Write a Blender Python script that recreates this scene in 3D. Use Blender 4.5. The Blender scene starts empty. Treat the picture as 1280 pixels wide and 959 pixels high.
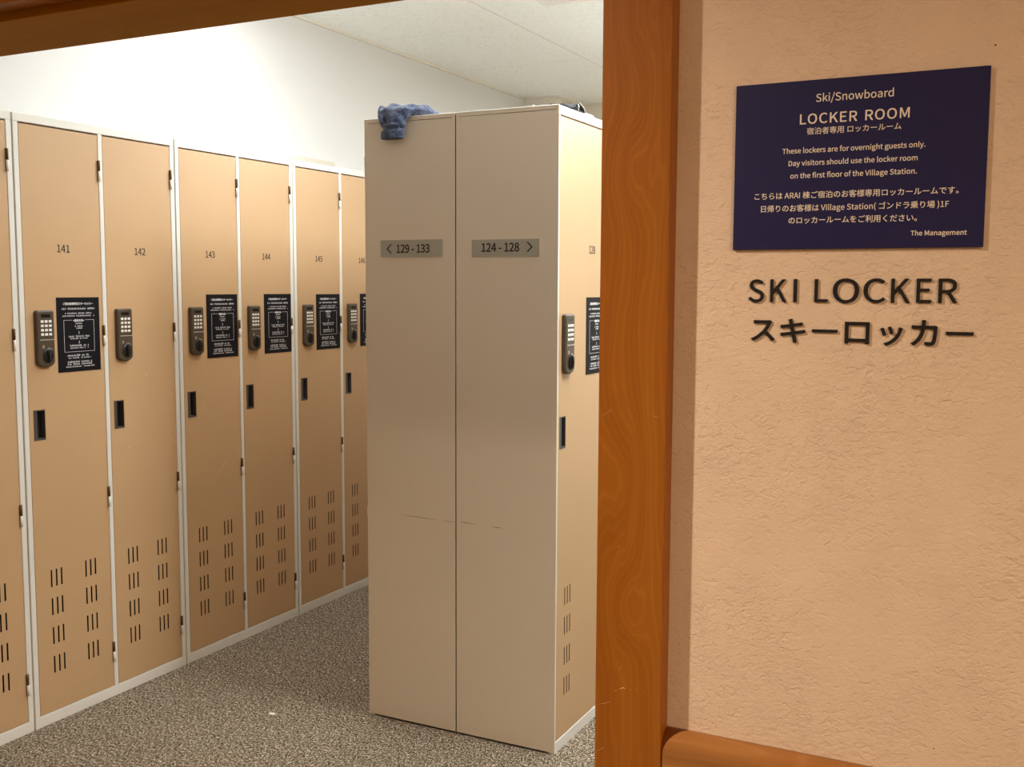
import bpy, bmesh, math, random
from mathutils import Vector, Matrix

# ------------------------------------------------------------------ scene, camera, light
S = bpy.context.scene
COL = S.collection
PI = math.pi

def srgb(r, g, b):
    def f(c):
        c /= 255.0
        return c / 12.92 if c <= .04045 else ((c + .055) / 1.055) ** 2.4
    return (f(r), f(g), f(b), 1.0)

YAW, PITCH, ROLL, FOC = .4674, .0925, .0039, 1317.27
cam_d = bpy.data.cameras.new('camera'); cam = bpy.data.objects.new('camera', cam_d); COL.objects.link(cam)
cam_d.sensor_fit = 'HORIZONTAL'; cam_d.sensor_width = 36.0; cam_d.lens = FOC / 1280 * 36; cam_d.clip_start = .02
fw = Vector((-math.sin(YAW) * math.cos(PITCH), math.cos(YAW) * math.cos(PITCH), -math.sin(PITCH)))
rt = Vector((math.cos(YAW), math.sin(YAW), 0)); up = rt.cross(fw)
r2 = rt * math.cos(ROLL) + up * math.sin(ROLL); u2 = up * math.cos(ROLL) - rt * math.sin(ROLL)
cam.matrix_world = Matrix(((r2.x, u2.x, -fw.x, 0), (r2.y, u2.y, -fw.y, 0), (r2.z, u2.z, -fw.z, 1.5), (0, 0, 0, 1)))
S.camera = cam

vs = S.view_settings
vs.view_transform = 'Standard'; vs.look = 'None'; vs.gamma = 1.0; vs.use_curve_mapping = False
vs.exposure = 0.0
S.cycles.use_denoising = True
try: S.cycles.denoiser = 'OPENIMAGEDENOISE'
except Exception: pass
S.cycles.max_bounces = 10; S.cycles.diffuse_bounces = 6
S.cycles.sample_clamp_indirect = 6.0

W = bpy.data.worlds.new('world'); S.world = W; W.use_nodes = True
W.node_tree.nodes['Background'].inputs[0].default_value = (1, .93, .82, 1)
W.node_tree.nodes['Background'].inputs[1].default_value = .02

def area(name, loc, sx, sy, power, col, aim=(0, 0, -1), spread=PI):
    l = bpy.data.lights.new(name, 'AREA'); l.shape = 'RECTANGLE'; l.size = sx; l.size_y = sy
    l.energy = power; l.color = col; l.spread = spread
    o = bpy.data.objects.new(name, l); COL.objects.link(o); o.location = loc
    o.rotation_euler = Vector(aim).to_track_quat('-Z', 'Y').to_euler()
    return o

ROOM_COL = (.945, .985, 1); HALL_COL = (1, .85, .68)
# two rows of ceiling lamps in the locker room (the fittings are built below at LAMPS), recessed downlights in the hall at DOWN
LAMPS = [(-.48, 3.0, 44), (-2.33, 3.50, 3.5), (-.60, 5.9, 95)]
for x, y, p in LAMPS:
    area('room_lamp', (x, y, 2.745), 1.2, .18, p, ROOM_COL)
DOWN = [(-1.55, .45, 178, 2.0)]
for x, y, p, ang in DOWN:
    l = bpy.data.lights.new('downlight', 'SPOT'); l.energy = p; l.color = HALL_COL; l.spot_size = ang; l.spot_blend = 1.0; l.shadow_soft_size = .035
    o = bpy.data.objects.new('downlight', l); COL.objects.link(o); o.location = (x, y, 2.585)
    d = Vector((.25, .2, -1)) if p > 100 else Vector((-.2, .5, -1))
    o.rotation_euler = d.to_track_quat('-Z', 'Y').to_euler()

area('hall_fill', (1.7, -.4, 2.52), .6, .6, 56, (1, .80, .56))  # added warm fill that lifts the hall's ambient light

# ------------------------------------------------------------------ materials
def mat(name, col=(.8, .8, .8, 1), rough=.5, metal=0.0, emit=None):
    m = bpy.data.materials.new(name); m.use_nodes = True
    b = m.node_tree.nodes['Principled BSDF']
    b.inputs['Base Color'].default_value = col; b.inputs['Roughness'].default_value = rough; b.inputs['Metallic'].default_value = metal
    if emit:
        b.inputs['Emission Color'].default_value = emit[0]; b.inputs['Emission Strength'].default_value = emit[1]
    return m

class N:
    """tiny node helper on one material"""
    def __init__(s, m): s.t = m.node_tree; s.b = s.t.nodes['Principled BSDF']
    def n(s, k, **kw):
        x = s.t.nodes.new(k)
        for a, v in kw.items(): setattr(x, a, v)
        return x
    def l(s, a, b): s.t.links.new(a, b)
    def coord(s, scale=(1, 1, 1), kind='Object'):
        t = s.n('ShaderNodeTexCoord'); m = s.n('ShaderNodeMapping'); m.inputs['Scale'].default_value = scale
        s.l(t.outputs[kind], m.inputs[0]); return m.outputs[0]
    def noise(s, vec, scale, detail=2, rough=.5, dist=0):
        x = s.n('ShaderNodeTexNoise'); x.inputs['Scale'].default_value = scale; x.inputs['Detail'].default_value = detail
        x.inputs['Roughness'].default_value = rough; x.inputs['Distortion'].default_value = dist; s.l(vec, x.inputs['Vector']); return x.outputs[0]
    def math(s, op, a, b=None, c=None):
        x = s.n('ShaderNodeMath', operation=op)
        for i, v in enumerate((a, b, c)):
            if v is None: continue
            if isinstance(v, (int, float)): x.inputs[i].default_value = v
            else: s.l(v, x.inputs[i])
        return x.outputs[0]
    def ramp(s, fac, stops, interp='LINEAR'):
        x = s.n('ShaderNodeValToRGB'); e = x.color_ramp.elements; x.color_ramp.interpolation = interp
        while len(e) < len(stops): e.new(.5)
        for i, (p, c) in enumerate(stops): e[i].position = p; e[i].color = c
        s.l(fac, x.inputs[0]); return x.outputs[0]
    def mix(s, fac, a, b, mode='MIX'):
        x = s.n('ShaderNodeMix', data_type='RGBA', blend_type=mode)
        for i, v in ((0, fac), (6, a), (7, b)):
            if isinstance(v, (int, float, tuple)): x.inputs[i].default_value = v
            else: s.l(v, x.inputs[i])
        return x.outputs[2]
    def bump(s, h, strength, dist):
        x = s.n('ShaderNodeBump'); x.inputs['Strength'].default_value = strength; x.inputs['Distance'].default_value = dist
        s.l(h, x.inputs['Height']); s.l(x.outputs[0], s.b.inputs['Normal'])

def m_paint(name, col, rough, var=.05):
    m = mat(name, col, rough); n = N(m); v = n.coord()
    big = n.noise(v, 2.3, 3); fine = n.noise(v, 420, 2)
    d = tuple(c * (1 - var) for c in col[:3]) + (1,); e = tuple(min(1, c * (1 + var)) for c in col[:3]) + (1,)
    n.l(n.ramp(big, [(.3, d), (.7, e)]), n.b.inputs['Base Color'])
    n.bump(fine, .06, .0006)
    return m

def m_wood(name, axis, dark, mid, light, knots=(), rough=.38):
    m = mat(name, mid, rough); n = N(m)
    sc = {'z': (1, 1, .12), 'x': (.12, 1, 1)}[axis]
    v = n.coord(sc); t = n.n('ShaderNodeTexCoord'); sp = n.n('ShaderNodeSeparateXYZ'); n.l(t.outputs['Object'], sp.inputs[0])
    across = sp.outputs[0] if axis == 'z' else sp.outputs[2]
    along = sp.outputs[2] if axis == 'z' else sp.outputs[0]
    warp = n.noise(v, 11, 3)
    ph = n.math('MULTIPLY_ADD', warp, 1.3, n.math('MULTIPLY', across, 9.0))
    for ka, kl, r, amp in knots:
        dx = n.math('SUBTRACT', across, ka); dz = n.math('MULTIPLY', n.math('SUBTRACT', along, kl), .42)
        d2 = n.math('ADD', n.math('MULTIPLY', dx, dx), n.math('MULTIPLY', dz, dz))
        g = n.math('POWER', 2.718, n.math('MULTIPLY', d2, -1.0 / (r * r)))
        ph = n.math('MULTIPLY_ADD', g, amp, ph)
    ring = n.math('SINE', n.math('MULTIPLY', ph, 13.0))
    ring = n.math('MULTIPLY_ADD', ring, .5, .5)
    big = n.noise(v, 5, 2)
    fac = n.math('MULTIPLY_ADD', ring, .10, n.math('MULTIPLY_ADD', big, .62, .13))
    fine = n.math('POWER', n.math('MULTIPLY_ADD', n.math('SINE', n.math('MULTIPLY_ADD', ph, 58.0, n.math('MULTIPLY', warp, 9.0))), .5, .5), 5.0)
    fade = n.math('MULTIPLY', n.noise(v, 7, 2), .20)
    fac = n.math('MULTIPLY_ADD', fine, fade, fac)
    col = n.ramp(fac, [(.18, dark), (.5, mid), (.85, light)])
    st = {'z': (260, 260, 5), 'x': (5, 260, 260)}[axis]
    fib = n.noise(n.coord(st), 1.0, 2)
    col = n.mix(n.math('MULTIPLY', fib, .30), col, dark)
    n.l(col, n.b.inputs['Base Color']); n.bump(fib, .08, .0006)
    n.b.inputs['Specular IOR Level'].default_value = .3
    return m

def m_plaster(name, col):
    m = mat(name, col, .85); n = N(m); v = n.coord()
    wv = n.noise(v, 6, 2)
    a = n.noise(n.coord((1, 1, 1.5)), 62, 5, .62, 1.1); b = n.noise(v, 210, 3, .6, .3)
    rid = n.math('ABSOLUTE', n.math('SUBTRACT', a, .5))
    h = n.math('ADD', n.math('MULTIPLY_ADD', rid, -.8, n.math('MULTIPLY', a, .6)), n.math('MULTIPLY', b, .42))
    amt = n.math('MULTIPLY_ADD', wv, 1.4, -.1)
    h = n.math('MULTIPLY', h, amt)
    n.bump(h, .75, .0046)
    d = tuple(c * .95 for c in col[:3]) + (1,)
    c = n.ramp(n.noise(v, 14, 3), [(.35, d), (.65, col)])
    vo = n.n('ShaderNodeTexVoronoi'); vo.inputs['Scale'].default_value = 17; n.l(v, vo.inputs['Vector'])
    spot = n.math('LESS_THAN', vo.outputs['Distance'], .022)
    c = n.mix(spot, c, srgb(120, 84, 54))
    n.l(c, n.b.inputs['Base Color'])
    return m

def m_carpet():
    m = mat('carpet_fibre', srgb(120, 105, 84), 1.0); n = N(m); v = n.coord((1, .55, 1))
    a = n.noise(v, 190, 3, .7, .6); b = n.noise(v, 420, 2, .7); c = n.noise(n.coord(), 5, 2)
    f = n.math('ADD', n.math('MULTIPLY', a, .62), n.math('MULTIPLY', b, .38))
    col = n.ramp(f, [(.40, srgb(34, 28, 21)), (.47, srgb(88, 75, 59)), (.53, srgb(146, 131, 110)), (.61, srgb(236, 226, 208))])
    col = n.mix(n.math('MULTIPLY', c, .25), col, srgb(88, 76, 60))
    n.l(col, n.b.inputs['Base Color']); n.bump(f, .8, .006)
    n.b.inputs['Specular IOR Level'].default_value = .05
    return m

def m_ceiling():
    m = mat('ceiling_tile', srgb(243, 246, 244), .95); n = N(m)
    v = n.coord(); sp = n.n('ShaderNodeSeparateXYZ'); n.l(v, sp.inputs[0])
    def line(c, off, step, w):
        f = n.math('FRACT', n.math('DIVIDE', n.math('SUBTRACT', c, off), step))
        d = n.math('ABSOLUTE', n.math('SUBTRACT', f, .5))
        return n.math('GREATER_THAN', d, .5 - w / step)
    lx = line(sp.outputs[0], -2.45, .91, .0035); ly = line(sp.outputs[1], 4.88, .905, .0025)
    vo = n.noise(n.coord((1, 1.6, 1)), 62, 3, .6, .8)
    pits = n.ramp(vo, [(.33, srgb(222, 220, 211)), (.43, srgb(243, 246, 244))])
    col = n.mix(n.math('MULTIPLY', n.math('MAXIMUM', lx, n.math('MULTIPLY', ly, .6)), .45), pits, srgb(176, 166, 150))
    n.l(col, n.b.inputs['Base Color']); n.bump(vo, .3, .003)
    return m

IVORY = m_paint('ivory_enamel', srgb(226, 224, 215), .42, .015)
TAN = m_paint('tan_enamel', srgb(194, 160, 119), .4, .03)
PANEL = m_paint('beige_enamel', srgb(214, 200, 179), .5, .02)
SLOT_SHADE = mat('interior_shade', srgb(12, 10, 8), .9)  # near-black paint for the shade behind slots and door gaps
BLACK = mat('black_plastic', srgb(16, 15, 14), .4)
BRONZE = mat('bronze_plastic', srgb(74, 64, 50), .42)
GREYP = mat('grey_plastic', srgb(72, 68, 64), .4)
SILVER = mat('silver_metal', srgb(205, 200, 190), .35, .6)
BUTTON = mat('button_white', srgb(244, 242, 234), .5)
LCD = mat('display_glass', srgb(18, 24, 20), .15)
INK = mat('brown_ink', srgb(40, 26, 16), .6)
HINGE_D = mat('brown_hinge_steel', srgb(96, 72, 42), .45, .3)
NOTICE = mat('notice_vinyl', srgb(10, 9, 18), .6); NOTICE.node_tree.nodes['Principled BSDF'].inputs['Specular IOR Level'].default_value = .2
WHITE = mat('white_ink', srgb(240, 240, 240), .6)
GREYPLATE = m_paint('grey_plate', srgb(162, 158, 144), .45, .02)
PLATE_INK = mat('plate_ink', srgb(34, 28, 22), .6)
WALLW = m_paint('white_wall_paper', srgb(216, 216, 213), .9, .01)
WALLF = m_paint('cream_wall_paper', srgb(226, 219, 205), .9, .01)
TRIMW = m_paint('pale_trim', srgb(222, 218, 206), .7, .01)
CEIL = m_ceiling()
CARPET = m_carpet()
PLASTER = m_plaster('trowelled_plaster', srgb(228, 203, 178))
WOOD_D, WOOD_M, WOOD_L = srgb(130, 72, 16), srgb(156, 92, 24), srgb(180, 116, 42)
KN = [(-.530, 1.665, .028, .55), (-.524, 1.03, .024, .55), (-.545, 1.22, .034, -.5), (-.52, 1.88, .03, .4)]
WOOD_V = m_wood('orange_wood_upright', 'z', WOOD_D, WOOD_M, WOOD_L, KN)
WOOD_H = m_wood('orange_wood_level', 'x', srgb(146, 94, 14), srgb(168, 112, 22), srgb(182, 128, 36))
WOOD_H.node_tree.nodes['Principled BSDF'].inputs['Specular IOR Level'].default_value = .08; WOOD_H.node_tree.nodes['Principled BSDF'].inputs['Roughness'].default_value = .6
WOOD_R = m_wood('orange_wood_rail', 'x', srgb(134, 82, 36), srgb(176, 118, 64), srgb(204, 148, 92), rough=.3)
NAVY = m_paint('navy_acrylic', srgb(15, 15, 74), .5, .02)
SIGN_INK = mat('cream_ink', srgb(238, 226, 214), .6)
LETTER = mat('black_letter', srgb(16, 14, 16), .5)
LAMPW = mat('lamp_diffuser', (1, 1, 1, 1), .6, emit=((.96, .99, 1, 1), 25.0))
DOWNW = mat('downlight_glow', (1, 1, 1, 1), .6, emit=((1, .75, .45, 1), 6.0))
WHITEP = mat('white_plastic', srgb(232, 230, 224), .5)

# ------------------------------------------------------------------ mesh helpers
def box(bm, x0, x1, y0, y1, z0, z1, mi=0):
    v = [bm.verts.new(p) for p in ((x0, y0, z0), (x1, y0, z0), (x1, y1, z0), (x0, y1, z0), (x0, y0, z1), (x1, y0, z1), (x1, y1, z1), (x0, y1, z1))]
    for q in ((3, 2, 1, 0), (4, 5, 6, 7), (0, 1, 5, 4), (1, 2, 6, 5), (2, 3, 7, 6), (3, 0, 4, 7)):
        bm.faces.new([v[i] for i in q]).material_index = mi

def loft(bm, rings, mi=0, caps=True, smooth=False):
    vr = [[bm.verts.new(p) for p in r] for r in rings]
    n = len(rings[0])
    for a, b in zip(vr, vr[1:]):
        for i in range(n):
            f = bm.faces.new((a[i], a[(i + 1) % n], b[(i + 1) % n], b[i])); f.material_index = mi; f.smooth = smooth
    if caps:
        bm.faces.new(list(reversed(vr[0]))).material_index = mi
        bm.faces.new(vr[-1]).material_index = mi

def tube(bm, pts, r, n=8, mi=0):
    pts = [Vector(p) for p in pts]; rings = []
    for i, p in enumerate(pts):
        t = (pts[min(i + 1, len(pts) - 1)] - pts[max(i - 1, 0)]).normalized()
        a = t.cross(Vector((0, 0, 1)) if abs(t.z) < .9 else Vector((1, 0, 0))).normalized(); b = t.cross(a)
        rr = r[i] if isinstance(r, (list, tuple)) else r
        rings.append([p + (a * math.cos(2 * PI * k / n) + b * math.sin(2 * PI * k / n)) * rr for k in range(n)])
    loft(bm, rings, mi, smooth=True)

def mesh(name, bm, mats):
    bmesh.ops.recalc_face_normals(bm, faces=bm.faces)
    me = bpy.data.meshes.new(name); bm.to_mesh(me); bm.free()
    for m in (mats if isinstance(mats, (list, tuple)) else [mats]): me.materials.append(m)
    return me

def put(name, me, parent=None, loc=(0, 0, 0), rot=(0, 0, 0)):
    o = bpy.data.objects.new(name, me); COL.objects.link(o); o.location = loc; o.rotation_euler = rot
    if parent: o.parent = parent
    return o

def bevel(o, w, seg=2):
    b = o.modifiers.new('bevel', 'BEVEL'); b.width = w; b.segments = seg; b.limit_method = 'ANGLE'; b.angle_limit = math.radians(40)
    return o

def thing(name, label, cat, loc=(0, 0, 0), rz=0, group=None):
    o = put(name, None, None, loc, (0, 0, rz)); return tag(o, label, cat, group)

def tag(o, label, cat, group=None):
    o['label'] = label; o['category'] = cat
    if group: o['group'] = group
    return o

def struct(name, bm, m, bev=0):
    o = put(name, mesh(name, bm, m)); o['kind'] = 'structure'
    if bev: bevel(o, bev)
    return o

def boxes(*bs):
    bm = bmesh.new()
    for b in bs: box(bm, *b)
    return bm

# ------------------------------------------------------------------ the setting
WY, CY, RY = 1.45, 1.4195, 1.63            # hall face of the plaster wall, front of the wood casing, room face of that wall
XW, CZ = -3.336, 2.815                     # left wall of the locker room, its ceiling
HZ = 2.003                                 # underside of the door head
struct('floor', boxes((-4.2, 3.2, -2.6, 7.6, -.1, 0)), CARPET)
struct('ceiling', boxes((XW - .1, 3.2, RY, 7.6, CZ, CZ + .08)), CEIL)
struct('wall_left', boxes((XW - .1, XW, RY, 6.80, 0, CZ)), WALLW)
struct('wall_back', boxes((XW - .1, -3.10, 6.80, 7.30, 0, CZ), (-3.10, 3.2, 7.20, 7.30, 0, CZ)), WALLF)
struct('wall_right', boxes((3.1, 3.2, RY, 7.2, 0, CZ)), TAN)
# wall with the opening: a plaster skin on the hall side, white on the room side
bm = boxes((-.545, 3.2, WY, RY - .012, 0, 2.62), (-4.2, -.545, WY, RY - .012, HZ + .055, 2.62), (-4.2, -3.40, WY, RY - .012, 0, HZ + .055))
struct('wall_front', bm, PLASTER)
struct('wall_inner', boxes((-.545, 3.2, RY - .012, RY, 0, CZ), (XW, -.545, RY - .012, RY, HZ + .055, CZ)), WALLW)
struct('wall_hall_left', boxes((-4.2, -4.1, -2.6, WY, 0, 2.62)), PLASTER)
struct('wall_hall_back', boxes((-4.1, 3.1, -2.6, -2.5, 0, 2.62)), PLASTER)
struct('wall_hall_right', boxes((3.1, 3.2, -2.6, WY, 0, 2.62)), PLASTER)
struct('ceiling_hall', boxes((-4.2, 3.2, -2.6, WY, 2.62, 2.70)), mat('hall_ceiling_paint', srgb(235, 222, 200), .9))
# ceiling moulding along the left wall and around the column
struct('trim_1', boxes((XW, XW + .012, RY, 6.80, CZ - .014, CZ), (XW, -3.09, 6.79, 6.80, CZ - .014, CZ), (-3.10, -3.09, 6.80, 7.20, CZ - .014, CZ), (-3.09, 3.1, 7.19, 7.20, CZ - .014, CZ)), TRIMW)
# right jamb and its casing board
o = struct('trim_2', boxes((-.5755, -.472, CY, WY, 0, 2.10), (-.5755, -.545, WY, RY, 0, HZ + .05)), WOOD_V, .0022)
# head of the opening: soffit board and the projecting ledge above it
o = struct('trim_3', boxes((-3.40, -.5755, CY, RY, HZ, HZ + .055)), WOOD_H, .0015)
o = struct('trim_4', boxes((-3.40, -.472, 1.368, CY, HZ + .016, HZ + .09)), WOOD_V, .004)
# round-topped wooden rail along the plaster wall
bm = bmesh.new(); prof = []
for k in range(9):
    a = PI / 2 * k / 8
    prof.append((WY - .0005 - .027 * math.sin(a), .852 - .032 + .032 * math.cos(a)))
prof += [(WY - .0275, .775)]
for k in range(9):
    a = PI / 2 * k / 8
    prof.append((WY - .0005 - .027 * math.cos(a), .775 - .028 * math.sin(a)))
loft(bm, [[(x, y, z) for y, z in prof] for x in (-.4715, 3.09)], smooth=True)
o = struct('trim_5', bm, WOOD_R)

# ------------------------------------------------------------------ lamps and vent on the ceilings
for i, (x, y, p) in enumerate(LAMPS):
    t = thing('ceiling_lamp', ['white box lamp on the ceiling over the front of the right aisle', 'white box lamp on the ceiling over the left aisle', 'white box lamp on the ceiling over the rear of the right aisle'][i], 'lamp', (x, y, CZ), 0, 'box lamps on the locker room ceiling')
    bevel(put('housing', mesh('housing', boxes((-.63, .63, -.12, .12, -.022, 0)), WHITEP), t), .006)
    put('diffuser', mesh('diffuser', boxes((-.61, .61, -.105, .105, -.066, -.022)), LAMPW), t)
for i, (x, y, p, a) in enumerate(DOWN):
    t = thing('downlight', ['recessed round downlight in the hall ceiling left of the sign wall'][i], 'lamp', (x, y, 2.62), 0, 'downlights in the hall ceiling')
    bm = bmesh.new()
    ring = lambda r, z: [(r * math.cos(2 * PI * k / 32), r * math.sin(2 * PI * k / 32), z) for k in range(32)]
    loft(bm, [ring(.075, 0), ring(.075, -.006), ring(.055, -.006), ring(.05, -.001)], smooth=False)
    put('bezel', mesh('bezel', bm, WHITEP), t)
    bm = bmesh.new(); loft(bm, [ring(.048, -.003), ring(.048, -.0005)])
    put('lens', mesh('lens', bm, DOWNW), t)
t = thing('fill_lamp', 'added square fill lamp, out of view, on the hall ceiling in front of the notice wall', 'lamp', (1.7, -.4, 2.62))  # added fixture around the hall fill
put('housing', mesh('housing', boxes((-.33, .33, -.33, .33, -.07, 0)), WHITEP), t)
put('diffuser', mesh('diffuser', boxes((-.31, .31, -.31, .31, -.085, -.07)), DOWNW), t)
t = thing('ceiling_vent', 'white slatted ceiling vent at the top edge of the photo', 'vent', (-1.84, 4.285, CZ), 0)
put('frame', mesh('frame', boxes((-.314, .314, .284, .314, -.012, 0), (-.314, .314, -.314, -.284, -.012, 0), (-.314, -.284, -.284, .284, -.012, 0), (.284, .314, -.284, .284, -.012, 0)), WHITEP), t)
sl = bmesh.new()
for k in range(13):
    y = -.27 + k * .045
    loft(sl, [[(x, y - .016, -.002), (x, y + .012, -.016), (x, y + .014, -.014), (x, y - .014, 0)] for x in (-.284, .284)])
put('slats', mesh('slats', sl, WHITEP), t)
put('backing', mesh('backing', boxes((-.284, .284, -.284, .284, -.001, 0)), mat('vent_dark', srgb(90, 90, 86), .9)), t)

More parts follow.
